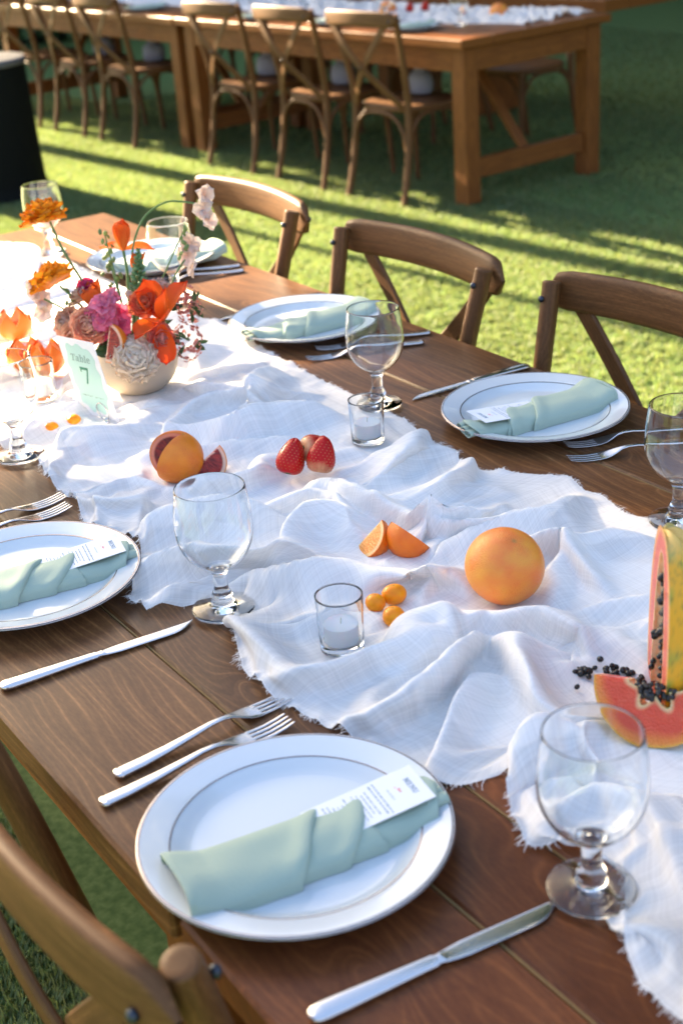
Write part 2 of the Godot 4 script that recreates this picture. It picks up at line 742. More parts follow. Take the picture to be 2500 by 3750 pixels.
func greenery() -> void:
	var r := RandomNumberGenerator.new()
	r.seed = 77
	var lm := mat(lin(0.045, 0.10, 0.03), 0.5, 0.0, true)
	lm.backlight_enabled = true
	lm.backlight = Color(0.2, 0.3, 0.08)
	# tall hedge that ends the lawn at the far left and shades everything behind the far tables
	var hedge := thing("hedge", "tall dark green hedge at the far edge of the lawn, top left", "hedge", Vector3(-14.2, 0, -9.3))
	var core := MB.new()
	core.box(Vector3(0, 2.6, 0), Vector3(0.9, 5.2, 11.6), 0.2)
	obj("inner_branches", core, mat(lin(0.012, 0.02, 0.008), 0.95), hedge)
	var spots := PackedVector3Array()
	for k in 16000:
		var y := r.randf() * 5.7
		var z := r.randf_range(-6.0, 5.95 + 0.12 * sin(y * 5.0))
		var side := 0.45 + 0.35 * absf(r.randfn(0.0, 0.6))
		spots.append(Vector3(side * (1.0 if r.randf() < 0.85 else -1.0), y, z))
	for k in 2500:
		spots.append(Vector3(r.randf_range(-0.6, 0.6), 5.2 + absf(r.randfn(0, 0.22)), r.randf_range(-6, 6)))
	for k in 1500:
		spots.append(Vector3(r.randf_range(-0.6, 0.6), r.randf() * 5.5, 5.8 + absf(r.randfn(0, 0.15))))
	foliage("leaves", hedge, leaf_mesh(0.17, 0.075), lm, spots, 3, 0.7, 1.3)
	# trees and hedge on the far side of the lawn, behind the picture's top edge
	var back := thing("hedge", "tall hedge along the back of the lawn beyond the far tables", "hedge", Vector3(-6.0, 0, -13.2))
	core = MB.new()
	core.box(Vector3(0, 3.2, 0), Vector3(22, 6.4, 0.9), 0.2)
	obj("inner_branches", core, mat(lin(0.012, 0.02, 0.008), 0.95), back)
	spots = PackedVector3Array()
	for k in 9000:
		spots.append(Vector3(r.randf_range(-11, 11), r.randf() * 6.8, 0.45 + 0.4 * absf(r.randfn(0, 0.6))))
	foliage("leaves", back, leaf_mesh(0.22, 0.10), lm, spots, 23, 0.8, 1.4)
	for q in [[Vector3(-7.5, 0, -11.2), "broad shade tree over the back of the lawn, left one"], [Vector3(-4.7, 0, -8.6), "broad shade tree whose crown hangs over the far tables"], [Vector3(-2.6, 0, -8.0), "shade tree on the right of the lawn, its crown over the dark grass"]]:
		var st := thing("shade_tree", q[1], "tree", q[0])
		var tk := MB.new()
		var pa := curve(PackedVector3Array([Vector3.ZERO, Vector3(0.1, 2.0, 0.1), Vector3(0.0, 4.2, 0.5), Vector3(0.1, 6.5, 1.6)]))
		tk.tube(pa, fan(pa.size(), func(u): return lerpf(0.2, 0.05, u)), 12)
		for k in 10:
			var a := k * 2.4
			var lb := curve(PackedVector3Array([Vector3(0, 3.8 + 0.2 * k, 0.4), Vector3(1.1 * cos(a), 4.9 + 0.2 * k, 1.0 + 1.0 * sin(a)), Vector3(2.4 * cos(a), 5.4 + 0.22 * k, 1.6 + 2.2 * sin(a))]), 4)
			tk.tube(lb, fan(lb.size(), func(u): return lerpf(0.07, 0.015, u)), 6)
		obj("trunk", tk, M.bark, st)
		var cw := PackedVector3Array()
		while cw.size() < 15000:
			var d := Vector3(r.randfn(0, 1), r.randfn(0, 1), r.randfn(0, 1)).normalized() * pow(r.randf(), 0.4)
			if sin(d.x * 7.0 + 1.0) * sin(d.z * 6.0) * sin(d.y * 5.0 + 2.0) > 0.35:
				continue
			cw.append(Vector3(d.x * 3.8, 6.5 + d.y * 1.6, 1.5 + d.z * 2.9))
		foliage("crown", st, leaf_mesh(0.24, 0.12), lm, cw, 29, 0.7, 1.4)
	# garden tree to the left of the picture, its crown dapples the near half of the table
	var tree := thing("garden_tree", "slender leafy tree standing on the lawn left of the tables", "tree", Vector3(-11.0, 0, 1.25))
	var trunk := MB.new()
	var path := curve(PackedVector3Array([Vector3(0, 0, 0), Vector3(0.1, 1.5, -0.05), Vector3(0.0, 3.0, -0.2), Vector3(-0.05, 4.6, -0.85), Vector3(0, 6.2, -1.25)]))
	trunk.tube(path, fan(path.size(), func(u): return lerpf(0.11, 0.03, u)), 10)
	for k in 9:
		var a := k * 2.4
		var y0 := 4.3 + 0.22 * k
		var q := curve(PackedVector3Array([Vector3(-0.03, y0, -0.75 - 0.04 * k), Vector3(0.3 * cos(a), y0 + 0.3, -0.95 + 0.3 * sin(a)), Vector3(0.6 * cos(a), y0 + 0.75, -1.2 + 0.55 * sin(a))]), 4)
		trunk.tube(q, fan(q.size(), func(u): return lerpf(0.03, 0.008, u)), 6)
	obj("trunk", trunk, M.bark, tree)
	var crown := PackedVector3Array()
	while crown.size() < 13000:
		var p := Vector3(r.randf_range(-0.75, 0.75), r.randf_range(-1.6, 1.6), r.randf_range(-0.78, 0.78))
		var e := Vector3(p.x / 0.75, p.y / 1.6, p.z / 0.78)
		if pow(absf(e.x), 3.0) + pow(absf(e.y), 4.0) + pow(absf(e.z), 4.0) > 1.0 + 0.25 * sin(p.y * 6.0 + p.z * 5.0):
			continue
		if sin(p.x * 9.0 + p.y * 4.0) * sin(p.z * 8.0 - p.y * 5.0) > 0.75:
			continue
		crown.append(Vector3(p.x, p.y + 6.0, p.z * 1.16 - 1.27))
	for k in 1500:
		crown.append(Vector3(r.randf_range(-0.6, 0.6), r.randf_range(3.3, 3.95), r.randf_range(-1.05, -0.1)))
	foliage("crown", tree, leaf_mesh(0.13, 0.06), lm, crown, 8, 0.7, 1.4)


# ------------------------------------------------------------------ tables
func make_table(called: String, label: String, group: String, tops: Array, widths: Array, long: float, at: Vector3, turn: float, x0: float, legmat: Material) -> Node3D:
	# origin: the corner nearest the lawn strip (+z side), x runs to -long, z runs to -width
	var t := thing(called, label, "table", at, turn, group)
	var z := 0.0
	var r := RandomNumberGenerator.new()
	r.seed = int(absf(at.x) * 100.0)
	for k in widths.size():
		var w: float = widths[k]
		var b := MB.new()
		b.box(Vector3(x0 - long * 0.5, TOP - 0.019, z - w * 0.5), Vector3(long, 0.038, w - 0.0024), 0.0035, Basis.IDENTITY, Vector2(r.randf() * 1.5, r.randf() * 0.3))
		obj("plank", b, tops[k % tops.size()], t)
		if k > 0:
			var s := MB.new()
			s.box(Vector3(x0 - long * 0.5, TOP - 0.012, z), Vector3(long - 0.01, 0.02, 0.0022), 0.0)
			obj("seam_filler", s, M.seam, t)
		z -= w
	var wid := -z
	for sx in [0, 1]:
		for sz in [0, 1]:
			var b := MB.new()
			var cx := x0 - (0.075 if sx == 0 else long - 0.075)
			var cz := -0.085 if sz == 0 else -wid + 0.085
			b.box(Vector3(cx, (TOP - 0.038) * 0.5, cz), Vector3(0.088, TOP - 0.039, 0.088), 0.004, Basis.IDENTITY, Vector2(r.randf(), r.randf()))
			obj("leg", b, legmat, t)
	for sz in [0, 1]:
		var b := MB.new()
		b.box(Vector3(x0 - long * 0.5, TOP - 0.094, -0.058 if sz == 0 else -wid + 0.058), Vector3(long - 0.245, 0.11, 0.024), 0.002, Basis.IDENTITY, Vector2(r.randf(), 0))
		obj("apron", b, legmat, t)
	for sx in [0, 1]:
		var cx := x0 - (0.052 if sx == 0 else long - 0.052)
		var b := MB.new()
		b.box(Vector3(cx, TOP - 0.094, -wid * 0.5), Vector3(0.024, 0.11, wid - 0.262), 0.002, Basis.IDENTITY, Vector2(r.randf(), 0))
		obj("end_apron", b, legmat, t)
		var s := MB.new()
		s.box(Vector3(x0 - (0.075 if sx == 0 else long - 0.075), 0.165, -wid * 0.5), Vector3(0.04, 0.09, wid - 0.262), 0.003, Basis.IDENTITY, Vector2(r.randf(), 0))
		obj("stretcher", s, legmat, t)
		var br := MB.new()
		var dirx := -1.0 if sx == 0 else 1.0
		var p := PackedVector3Array([Vector3(cx + dirx * 0.06, 0.2, -wid * 0.5), Vector3(cx + dirx * 0.52, TOP - 0.06, -wid * 0.5)])
		br.bar(p, PackedFloat32Array([0.05]), PackedFloat32Array([0.03]), Vector3(0, 0, 1))
		obj("brace", br, legmat, t)
	return t


const FAR_AT := Vector3(-5.03, 0, -4.035)
const FAR_TURN := 0.065


func far(x: float, y: float, z: float) -> Vector3:
	return FAR_AT + Basis(Vector3.UP, FAR_TURN) * Vector3(x, y, z)


func tables() -> void:
	var w6 := [0.191, 0.185, 0.18, 0.18, 0.18, 0.198]
	make_table("farm_table", "long brown farm table with the flower bowl, table card and most of the runner", "farm tables of the near row", M.top, w6, 2.436, Vector3(-0.874, 0, -0.354), 0.0, 0.0, M.leg)
	make_table("farm_table", "redder farm table butted to the near end, under the front goblet and lower right knife", "farm tables of the near row", M.red, [0.194, 0.11, 0.19, 0.19, 0.19, 0.24], 2.436, Vector3(-0.858, 0, -0.354), 0.0, 2.436, M.leg)
	var w5 := [0.2, 0.19, 0.2, 0.19, 0.2]
	make_table("farm_table", "orange brown farm table across the lawn with its low end stretcher showing", "farm tables of the far row", [M.far_top], w5, 2.4, FAR_AT, FAR_TURN, 0.0, M.leg)
	make_table("farm_table", "orange brown farm table at top left, behind the far left chairs", "farm tables of the far row", [M.far_top], w5, 2.4, far(-2.42, 0, 0), FAR_TURN, 0.0, M.leg)
	# a third row: only its brown end edge shows
	var t := thing("farm_table", "farm table behind the far row, only its brown end edge showing at the top", "table", Vector3(-5.52, 0, -5.38), FAR_TURN, "farm tables of the back row")
	for k in 5:
		var b := MB.new()
		b.box(Vector3(-1.2, TOP - 0.03, -0.1 - 0.196 * k), Vector3(2.4, 0.06, 0.194), 0.004, Basis.IDENTITY, Vector2(0.3 * k, 0.1 * k))
		obj("plank", b, M.far_top, t)
	for x in [-1.35, -2.2]:
		var b := MB.new()
		b.box(Vector3(x, (TOP - 0.062) * 0.5, -0.5), Vector3(0.1, TOP - 0.062, 0.4), 0.004)
		obj("trestle", b, M.leg, t)


# ------------------------------------------------------------------ chairs
func make_chair(label: String, group: String) -> Node3D:
	# origin under the seat; the sitter looks along +z
	var t := thing("cross_back_chair", label, "chair", Vector3.ZERO, 0.0, group)
	var r := RandomNumberGenerator.new()
	r.seed = 6
	for s in [-1.0, 1.0]:
		var b := MB.new()
		var p := curve(PackedVector3Array([Vector3(0.205 * s, 0, -0.255), Vector3(0.196 * s, 0.22, -0.205), Vector3(0.19 * s, 0.46, -0.185), Vector3(0.205 * s, 0.68, -0.222), Vector3(0.222 * s, 0.872, -0.268)]), 5)
		var td := (p[p.size() - 1] - p[p.size() - 2]).normalized()
		var te := p[p.size() - 1]
		var rads := fan(p.size(), func(u): return 0.0145 + 0.003 * sin(PI * minf(1.0, u * 1.25)) + 0.002 * u)
		for k in 4:
			p.append(te + td * [0.0015, 0.003, 0.004, 0.0045][k])
			rads.append(rads[p.size() - 2 - k] * [0.985, 0.93, 0.8, 0.5][k])
		b.tube(p, rads, 18, Vector3(1, 0, 0), 0.96, true, Vector2(r.randf(), r.randf()))
		var post := obj("back_post", b, M.chair, t)
		for q in [Vector3(0.2215 * s, 0.85, -0.243), Vector3(0.222 * s, 0.85, -0.309)]:
			var bo := MB.new()
			bo.ball(q, Vector3(0.006, 0.006, 0.005), Basis.IDENTITY, 10, 6)
			obj("bolt", bo, M.bolt, post)
		var f := MB.new()
		var q := curve(PackedVector3Array([Vector3(0.2 * s, 0, 0.205), Vector3(0.19 * s, 0.25, 0.19), Vector3(0.178 * s, 0.44, 0.175)]), 4)
		f.tube(q, fan(q.size(), func(u): return lerpf(0.012, 0.017, u)), 10, Vector3.ZERO, 1.0, true, Vector2(r.randf(), 0))
		obj("front_leg", f, M.chair, t)
	# seat: rounded trapezoid slab with a slight dip
	var st := MB.new()
	var prof := [[0.0, 0.425, 0.965], [0.0, 0.43, 1.0], [0.0, 0.448, 1.0], [0.0, 0.455, 0.965], [0.0, 0.452, 0.7], [0.0, 0.449, 0.0]]
	var pts := PackedVector3Array()
	var us := PackedVector2Array()
	for i in 41:
		var a := TAU * i / 40
		var c := cos(a)
		var d := sin(a)
		var ex := 0.55
		var x := signf(c) * pow(absf(c), ex)
		var z := signf(d) * pow(absf(d), ex)
		for q in prof:
			var w := lerpf(0.19, 0.215, z * 0.5 + 0.5)
			pts.append(Vector3(x * w * q[2], q[1], z * 0.205 * q[2] + 0.005))
			us.append(Vector2(x * w * q[2], z * 0.2 * q[2]))
	st.grid(pts, 41, prof.size(), us, PackedColorArray(), true, true)
	var under := []
	for i in 40:
		under.append(pts[i * prof.size()])
	st.face(under, Vector3(0, 1, 0))
	obj("seat", st, M.chair, t)
	# curved top rail, rounded ends, fixed behind the posts
	var rl := MB.new()
	var n := 25
	var rp := PackedVector3Array()
	var ru := PackedVector2Array()
	for i in n:
		var u := -1.0 + 2.0 * i / (n - 1)
		var x := 0.252 * u
		var z := -0.288 - 0.034 * (1.0 - u * u)
		var endk := sqrt(maxf(0.0, 1.0 - pow(maxf(0.0, absf(u) - 0.86) / 0.14, 2.0)))
		var hh := (0.0335 + 0.002 * (1.0 - u * u)) * maxf(endk, 0.05)
		var th := 0.0115 * maxf(endk, 0.3)
		for j in 17:
			var a := TAU * j / 16
			var cy := signf(sin(a)) * pow(absf(sin(a)), 0.7)
			var cz := signf(cos(a)) * pow(absf(cos(a)), 0.45)
			rp.append(Vector3(x, 0.853 + 0.005 * (1.0 - u * u) + hh * cy - cz * th * 0.1, z + cz * th))
			ru.append(Vector2(x, hh * cy + (0.05 if cz > 0 else 0.0)))
	rl.grid(rp, n, 17, ru, PackedColorArray(), false, false, true)
	obj("top_rail", rl, M.chair, t)
	# crossed bent strips from under the rail to the opposite seat corner
	for s in [-1.0, 1.0]:
		var b := MB.new()
		var p := curve(PackedVector3Array([Vector3(0.19 * s, 0.832, -0.305), Vector3(0.095 * s, 0.733, -0.306 - 0.005 * s), Vector3(0.0, 0.635, -0.290 - 0.005 * s), Vector3(-0.088 * s, 0.543, -0.248), Vector3(-0.17 * s, 0.455, -0.2)]), 6)
		b.bar(p, PackedFloat32Array([0.036]), PackedFloat32Array([0.009]), Vector3(0.72, -0.7 * s, 0.0), 0.003, Vector2(r.randf(), r.randf()))
		obj("cross_strip", b, M.chair, t)
	# bent hoops under the seat
	for e in [[Vector3(-0.195, 0.2, -0.205), Vector3(0.195, 0.2, -0.205)], [Vector3(-0.19, 0.2, 0.19), Vector3(0.19, 0.2, 0.19)], [Vector3(-0.194, 0.2, -0.2), Vector3(-0.19, 0.2, 0.188)], [Vector3(0.194, 0.2, -0.2), Vector3(0.19, 0.2, 0.188)]]:
		var a: Vector3 = e[0]
		var c: Vector3 = e[1]
		var m: Vector3 = (a + c) * 0.5
		var p := curve(PackedVector3Array([a, a.lerp(m, 0.12) + Vector3(0, 0.13, 0), a.lerp(m, 0.45) + Vector3(0, 0.205, 0), m + Vector3(0, 0.222, 0), c.lerp(m, 0.45) + Vector3(0, 0.205, 0), c.lerp(m, 0.12) + Vector3(0, 0.13, 0), c]), 4)
		var b := MB.new()
		b.tube(p, PackedFloat32Array([0.0095]), 8)
		obj("bent_brace", b, M.chair, t)
	var bt := MB.new()
	bt.ball(Vector3(0, 0.637, -0.306), Vector3(0.006, 0.006, 0.004), Basis.IDENTITY, 10, 6)
	obj("bolt", bt, M.bolt, t)
	return t


func chairs() -> void:
	var g := "cross back chairs along the near table"
	var c := make_chair("brown wooden chair behind the middle plate with its rail lit in patches", g)
	c.position = Vector3(-2.085, 0, -1.262)
	dup(c, Vector3(-2.73, 0, -1.272), 0.0, "wooden chair behind the white sweet pea, its back rail bleached by sun")
	dup(c, Vector3(-1.495, 0, -1.29), 0.0, "shaded brown wooden chair cut off by the right edge, behind the right plate")
	dup(c, Vector3(-0.918, 0, -0.553), PI, "wooden chair in the bottom left corner seen from behind, curved top rail nearest the camera")
	var names := ["far row chair nearest the bare corner of the orange brown table", "far row chair second from the table corner, between two crossed backs", "far row chair third from the table corner, beside the paired table legs", "far left group chair nearest the paired table legs", "far left group chair in the middle of the three", "far left group chair farthest left, beside the black bin"]
	var xs := [-0.49, -1.09, -1.745, -2.985, -3.60, -4.24]
	for k in 6:
		var d := dup(c, far(xs[k], 0, -0.11), PI + FAR_TURN + [0.02, -0.03, 0.03, 0.0, -0.02, 0.02][k], names[k])
		d.set_meta("group", "cross back chairs along the far tables")
	var back := ["dark chair on the far side of the far table, seen past its end leg", "dark chair on the far side of the far table, seen through the second crossed back", "dark chair on the far side of the far table, seen through the third crossed back", "dark chair on the far side of the far left table, nearer the middle legs", "dark chair on the far side of the far left table, seen at the top left"]
	var bx := [-0.8, -1.5, -2.15, -2.95, -3.7]
	for k in 5:
		var d := dup(c, far(bx[k], 0, -1.16), FAR_TURN, back[k])
		d.set_meta("group", "chairs on the shaded side of the far tables")


# ------------------------------------------------------------------ cloth runner
# crests of the folds, on the table top (x, z)
const FOLDS := [
	[Vector2(-1.124, -0.582), Vector2(-1.088, -0.636), Vector2(-1.076, -0.718), Vector2(-1.074, -0.776), Vector2(-1.072, -0.836), Vector2(-1.071, -0.860)],
	[Vector2(-0.987, -0.617), Vector2(-0.987, -0.677), Vector2(-1.011, -0.752), Vector2(-1.028, -0.800), Vector2(-1.020, -0.837)],
	[Vector2(-0.876, -0.656), Vector2(-0.908, -0.709), Vector2(-0.946, -0.763), Vector2(-0.950, -0.796)],
	[Vector2(-1.007, -0.838), Vector2(-0.955, -0.830), Vector2(-0.896, -0.808), Vector2(-0.862, -0.788)],
	[Vector2(-1.069, -0.847), Vector2(-1.018, -0.898), Vector2(-0.959, -0.921), Vector2(-0.875, -0.922)],
	[Vector2(-1.059, -0.942), Vector2(-1.090, -1.038), Vector2(-1.094, -1.086), Vector2(-1.082, -1.133)],
	[Vector2(-1.217, -0.814), Vector2(-1.196, -0.870), Vector2(-1.149, -0.898)],
	[Vector2(-1.480, -0.795), Vector2(-1.471, -0.886), Vector2(-1.407, -0.914), Vector2(-1.351, -0.896), Vector2(-1.321, -0.854)],
	[Vector2(-1.218, -0.941), Vector2(-1.195, -1.020), Vector2(-1.177, -1.084), Vector2(-1.216, -1.158)],
	[Vector2(-1.495, -0.902), Vector2(-1.462, -0.937), Vector2(-1.356, -0.949), Vector2(-1.254, -0.983), Vector2(-1.202, -1.077)],
	[Vector2(-1.709, -0.763), Vector2(-1.601, -0.810), Vector2(-1.589, -0.889), Vector2(-1.622, -0.969)],
	[Vector2(-1.514, -0.644), Vector2(-1.501, -0.714), Vector2(-1.457, -0.781), Vector2(-1.437, -0.823)],
	[Vector2(-1.435, -0.622), Vector2(-1.390, -0.690), Vector2(-1.345, -0.739), Vector2(-1.306, -0.817)],
	[Vector2(-1.699, -0.642), Vector2(-1.621, -0.684), Vector2(-1.609, -0.718)],
	[Vector2(-1.338, -0.566), Vector2(-1.284, -0.642), Vector2(-1.291, -0.682), Vector2(-1.251, -0.743), Vector2(-1.239, -0.823)],
	[Vector2(-1.291, -0.682), Vector2(-1.198, -0.649), Vector2(-1.102, -0.634)],
	[Vector2(-1.881, -0.905), Vector2(-1.897, -0.970), Vector2(-1.848, -1.048), Vector2(-1.803, -1.120)],
	[Vector2(-1.780, -0.866), Vector2(-1.716, -0.920), Vector2(-1.714, -0.997), Vector2(-1.702, -1.086)],
	[Vector2(-1.477, -1.007), Vector2(-1.510, -1.086), Vector2(-1.536, -1.130)],
	[Vector2(-1.354, -0.990), Vector2(-1.378, -1.068), Vector2(-1.416, -1.115)],
	[Vector2(-0.818, -0.683), Vector2(-0.823, -0.741), Vector2(-0.826, -0.795)],
	[Vector2(-0.757, -0.666), Vector2(-0.698, -0.689), Vector2(-0.619, -0.705)],
	[Vector2(-0.640, -0.662), Vector2(-0.605, -0.656), Vector2(-0.577, -0.659)],
	[Vector2(-1.303, -0.751), Vector2(-1.359, -0.813), Vector2(-1.368, -0.859), Vector2(-1.326, -0.858)],
	[Vector2(-1.157, -0.833), Vector2(-1.177, -0.875), Vector2(-1.161, -0.909), Vector2(-1.126, -0.899)],
	[Vector2(-1.054, -0.743), Vector2(-1.089, -0.788), Vector2(-1.104, -0.830)],
	[Vector2(-1.887, -0.670), Vector2(-1.846, -0.737), Vector2(-1.846, -0.811)],
	[Vector2(-0.870, -0.801), Vector2(-0.823, -0.809), Vector2(-0.776, -0.797), Vector2(-0.714, -0.807)],
	[Vector2(-1.281, -0.880), Vector2(-1.296, -0.974), Vector2(-1.278, -1.032)],
	[Vector2(-0.971, -0.838), Vector2(-0.907, -0.859), Vector2(-0.911, -0.907)],
	[Vector2(-1.781, -0.928), Vector2(-1.801, -0.986), Vector2(-1.779, -1.022), Vector2(-1.737, -1.012)],
	[Vector2(-1.165, -0.973), Vector2(-1.147, -1.027), Vector2(-1.110, -1.050), Vector2(-1.033, -1.019)],
]
const NEAR_EDGE := [Vector2(-3.27, -0.70), Vector2(-2.7, -0.685), Vector2(-2.3, -0.66), Vector2(-1.95, -0.64), Vector2(-1.90, -0.672), Vector2(-1.775, -0.645), Vector2(-1.695, -0.646), Vector2(-1.62, -0.625), Vector2(-1.51, -0.655), Vector2(-1.44, -0.615), Vector2(-1.385, -0.572), Vector2(-1.345, -0.578), Vector2(-1.315, -0.652), Vector2(-1.285, -0.672),
	Vector2(-1.235, -0.632), Vector2(-1.16, -0.60), Vector2(-1.10, -0.592), Vector2(-1.036, -0.605), Vector2(-0.98, -0.611), Vector2(-0.93, -0.634), Vector2(-0.868, -0.622), Vector2(-0.845, -0.655), Vector2(-0.832, -0.705), Vector2(-0.812, -0.678), Vector2(-0.765, -0.647), Vector2(-0.74, -0.640), Vector2(-0.695, -0.678), Vector2(-0.657, -0.675), Vector2(-0.60, -0.618), Vector2(-0.56, -0.598), Vector2(-0.52, -0.598), Vector2(-0.30, -0.61)]
const FAR_EDGE := [Vector2(-3.27, -1.13), Vector2(-3.155, -1.179), Vector2(-3.0, -1.194), Vector2(-2.6, -1.185), Vector2(-2.33, -1.194), Vector2(-2.28, -1.216), Vector2(-2.06, -1.186), Vector2(-1.857, -1.171), Vector2(-1.74, -1.171), Vector2(-1.62, -1.165), Vector2(-1.517, -1.143), Vector2(-1.47, -1.149), Vector2(-1.416, -1.112), Vector2(-1.355, -1.158), Vector2(-1.29, -1.204), Vector2(-1.247, -1.188),
	Vector2(-1.22, -1.195), Vector2(-1.164, -1.178), Vector2(-1.12, -1.188), Vector2(-1.078, -1.2), Vector2(-0.9, -1.18), Vector2(-0.30, -1.19)]
# things that press the cloth flat: x, z, radius
const PRESS := [Vector3(-2.05, -0.93, 0.07), Vector3(-1.665, -0.795, 0.03), Vector3(-1.63, -0.838, 0.018), Vector3(-1.55, -0.915, 0.016), Vector3(-1.52, -0.95, 0.016), Vector3(-1.285, -0.865, 0.022), Vector3(-1.255, -0.89, 0.022), Vector3(-1.09, -0.915, 0.03), Vector3(-1.172, -0.785, 0.008), Vector3(-1.165, -0.81, 0.008), Vector3(-1.128, -0.782, 0.008), Vector3(-1.585, -1.072, 0.027), Vector3(-1.123, -0.707, 0.026), Vector3(-2.12, -0.78, 0.028), Vector3(-0.80, -0.885, 0.06), Vector3(-0.76, -0.825, 0.05), Vector3(-0.90, -0.875, 0.018), Vector3(-1.91, -0.655, 0.035), Vector3(-1.297, -0.648, 0.035), Vector3(-0.664, -0.644, 0.036), Vector3(-1.695, -1.17, 0.034), Vector3(-1.965, -0.82, 0.02), Vector3(-2.45, -0.875, 0.03), Vector3(-2.22, -0.835, 0.03), Vector3(-2.47, -1.23, 0.034)]


func edge_at(e: Array, x: float) -> float:
	for k in e.size() - 1:
		if x <= e[k + 1].x:
			return lerpf(e[k].y, e[k + 1].y, clampf((x - e[k].x) / (e[k + 1].x - e[k].x), 0.0, 1.0))
	return e[e.size() - 1].y


func drape(nx: int, nz: int, x0: float, x1: float, steps: int) -> PackedVector3Array:
	var nn := FastNoiseLite.new()
	nn.noise_type = FastNoiseLite.TYPE_SIMPLEX_SMOOTH
	nn.frequency = 1.0
	nn.fractal_octaves = 2
	nn.seed = 12
	var lines := []
	for f in FOLDS:
		var c := PackedVector3Array()
		for q in f:
			c.append(Vector3(q.x, 0, q.y))
		lines.append(curve(c, 4))
	# more crests, scattered, for the part beyond the flower bowl
	var r := RandomNumberGenerator.new()
	r.seed = 31
	for k in 34:
		var a := Vector3(r.randf_range(-3.2, -1.85), 0, r.randf_range(-1.15, -0.72))
		if k >= 28:
			a = Vector3(r.randf_range(-0.75, -0.4), 0, r.randf_range(-1.15, -0.72))
		var ang := r.randf_range(0.3, 1.9)
		var c := PackedVector3Array([a])
		for m in 3:
			ang += r.randf_range(-0.7, 0.7)
			c.append(c[m] + Vector3(cos(ang), 0, sin(ang)) * r.randf_range(0.04, 0.08))
		lines.append(curve(c, 4))
	var amps := []
	var sigs := []
	for k in lines.size():
		amps.append(0.050 + 0.013 * sin(k * 2.3))
		sigs.append(0.0165 + 0.0045 * cos(k * 1.7))
	# thinner long creases, in bundles of two or three
	for k in 58:
		var a := Vector3(r.randf_range(-3.2, -0.4), 0, r.randf_range(-1.15, -0.70))
		var ang := r.randf_range(0.5, 2.0)
		var c := PackedVector3Array([a])
		for m in 4:
			ang += r.randf_range(-0.35, 0.35)
			c.append(c[m] + Vector3(cos(ang), 0, sin(ang)) * r.randf_range(0.035, 0.075))
		var off := Vector3(-sin(ang), 0, cos(ang)) * r.randf_range(0.017, 0.027)
		for b in r.randi_range(1, 3):
			var d := PackedVector3Array()
			for m in c.size():
				d.append(c[m] + off * b * (0.6 + 0.25 * m))
			lines.append(curve(d, 4))
			amps.append(r.randf_range(0.014, 0.028))
			sigs.append(r.randf_range(0.009, 0.013))
	var P := PackedVector3Array()
	P.resize(nx * nz)
	for i in nx:
		var x := lerpf(x0, x1, float(i) / (nx - 1))
		var zn := edge_at(NEAR_EDGE, x)
		var zf := edge_at(FAR_EDGE, x)
		for j in nz:
			var w := float(j) / (nz - 1)
			P[i * nz + j] = Vector3(x, TOP + 0.002, lerpf(zn, zf, w))
	# raise the crests and let them lean to one side
	var cnt := 0
	var lean := PackedVector3Array()
	lean.resize(nx * nz)
	for line: PackedVector3Array in lines:
		var amp: float = amps[cnt]
		var sig: float = sigs[cnt]
		cnt += 1
		var lo := line[0]
		var hi := line[0]
		var flat := PackedVector2Array()
		for q in line:
			flat.append(Vector2(q.x, q.z))
		for q in line:
			lo = Vector3(minf(lo.x, q.x), 0, minf(lo.z, q.z))
			hi = Vector3(maxf(hi.x, q.x), 0, maxf(hi.z, q.z))
		for i in range(maxi(0, int((lo.x - 0.06 - x0) / (x1 - x0) * (nx - 1))), mini(nx, int((hi.x + 0.06 - x0) / (x1 - x0) * (nx - 1)) + 2)):
			for j in nz:
				var p := P[i * nz + j]
				if p.z < lo.z - 0.06 or p.z > hi.z + 0.06:
					continue
				var best := 1e9
				var at := 0.0
				var seg := 0
				var p2 := Vector2(p.x, p.z)
				for m in flat.size() - 1:
					var c := Geometry2D.get_closest_point_to_segment(p2, flat[m], flat[m + 1])
					var d := p2.distance_squared_to(c)
					if d < best:
						best = d
						seg = m
						at = (m + flat[m].distance_to(c) / maxf(1e-5, flat[m].distance_to(flat[m + 1]))) / (flat.size() - 1)
				var h := amp * pow(sin(PI * clampf(0.12 + 0.8 * at, 0, 1)), 0.7) * exp(-pow(best / (sig * sig), 0.75))
				p.y = TOP + 0.002 + sqrt(pow(p.y - TOP - 0.002, 2.0) + h * h)
				P[i * nz + j] = p
				var along_fold := (flat[seg + 1] - flat[seg]).normalized()
				lean[i * nz + j] += Vector3(-along_fold.y, 0, along_fold.x) * h * (0.5 if cnt % 3 else -0.5)
	for i in nx:
		for j in nz:
			var p := P[i * nz + j]
			if i > 1 and i < nx - 2 and j > 1 and j < nz - 2:
				p += lean[i * nz + j].limit_length(0.024)
			p.y += 0.007 * maxf(0.0, nn.get_noise_2d(p.x * 7.0, p.z * 9.0) + 0.1) + 0.0006 * nn.get_noise_2d(p.x * 30.0 + 5.0, p.z * 30.0)
			P[i * nz + j] = p
	# constraints: rest lengths are the lengths of this raised surface plus some spare cloth
	var ca := PackedInt32Array()
	var cb := PackedInt32Array()
	var cl := PackedFloat32Array()
	var ck := PackedFloat32Array()
	for i in nx:
		for j in nz:
			var a := i * nz + j
			var spare := 1.02 + 0.03 * nn.get_noise_2d(P[a].x * 4.0 + 30.0, P[a].z * 4.0)
			for o in [[1, 0, 1.0], [0, 1, 1.0], [1, 1, 0.25], [1, -1, 0.25], [2, 0, 0.12], [0, 2, 0.12]]:
				var u: int = i + o[0]
				var w: int = j + o[1]
				if u >= nx or w >= nz or w < 0:
					continue
				var b := u * nz + w
				ca.append(a)
				cb.append(b)
				cl.append(P[a].distance_to(P[b]) * spare)
				ck.append(o[2] * 0.5)
	var Q := P.duplicate()
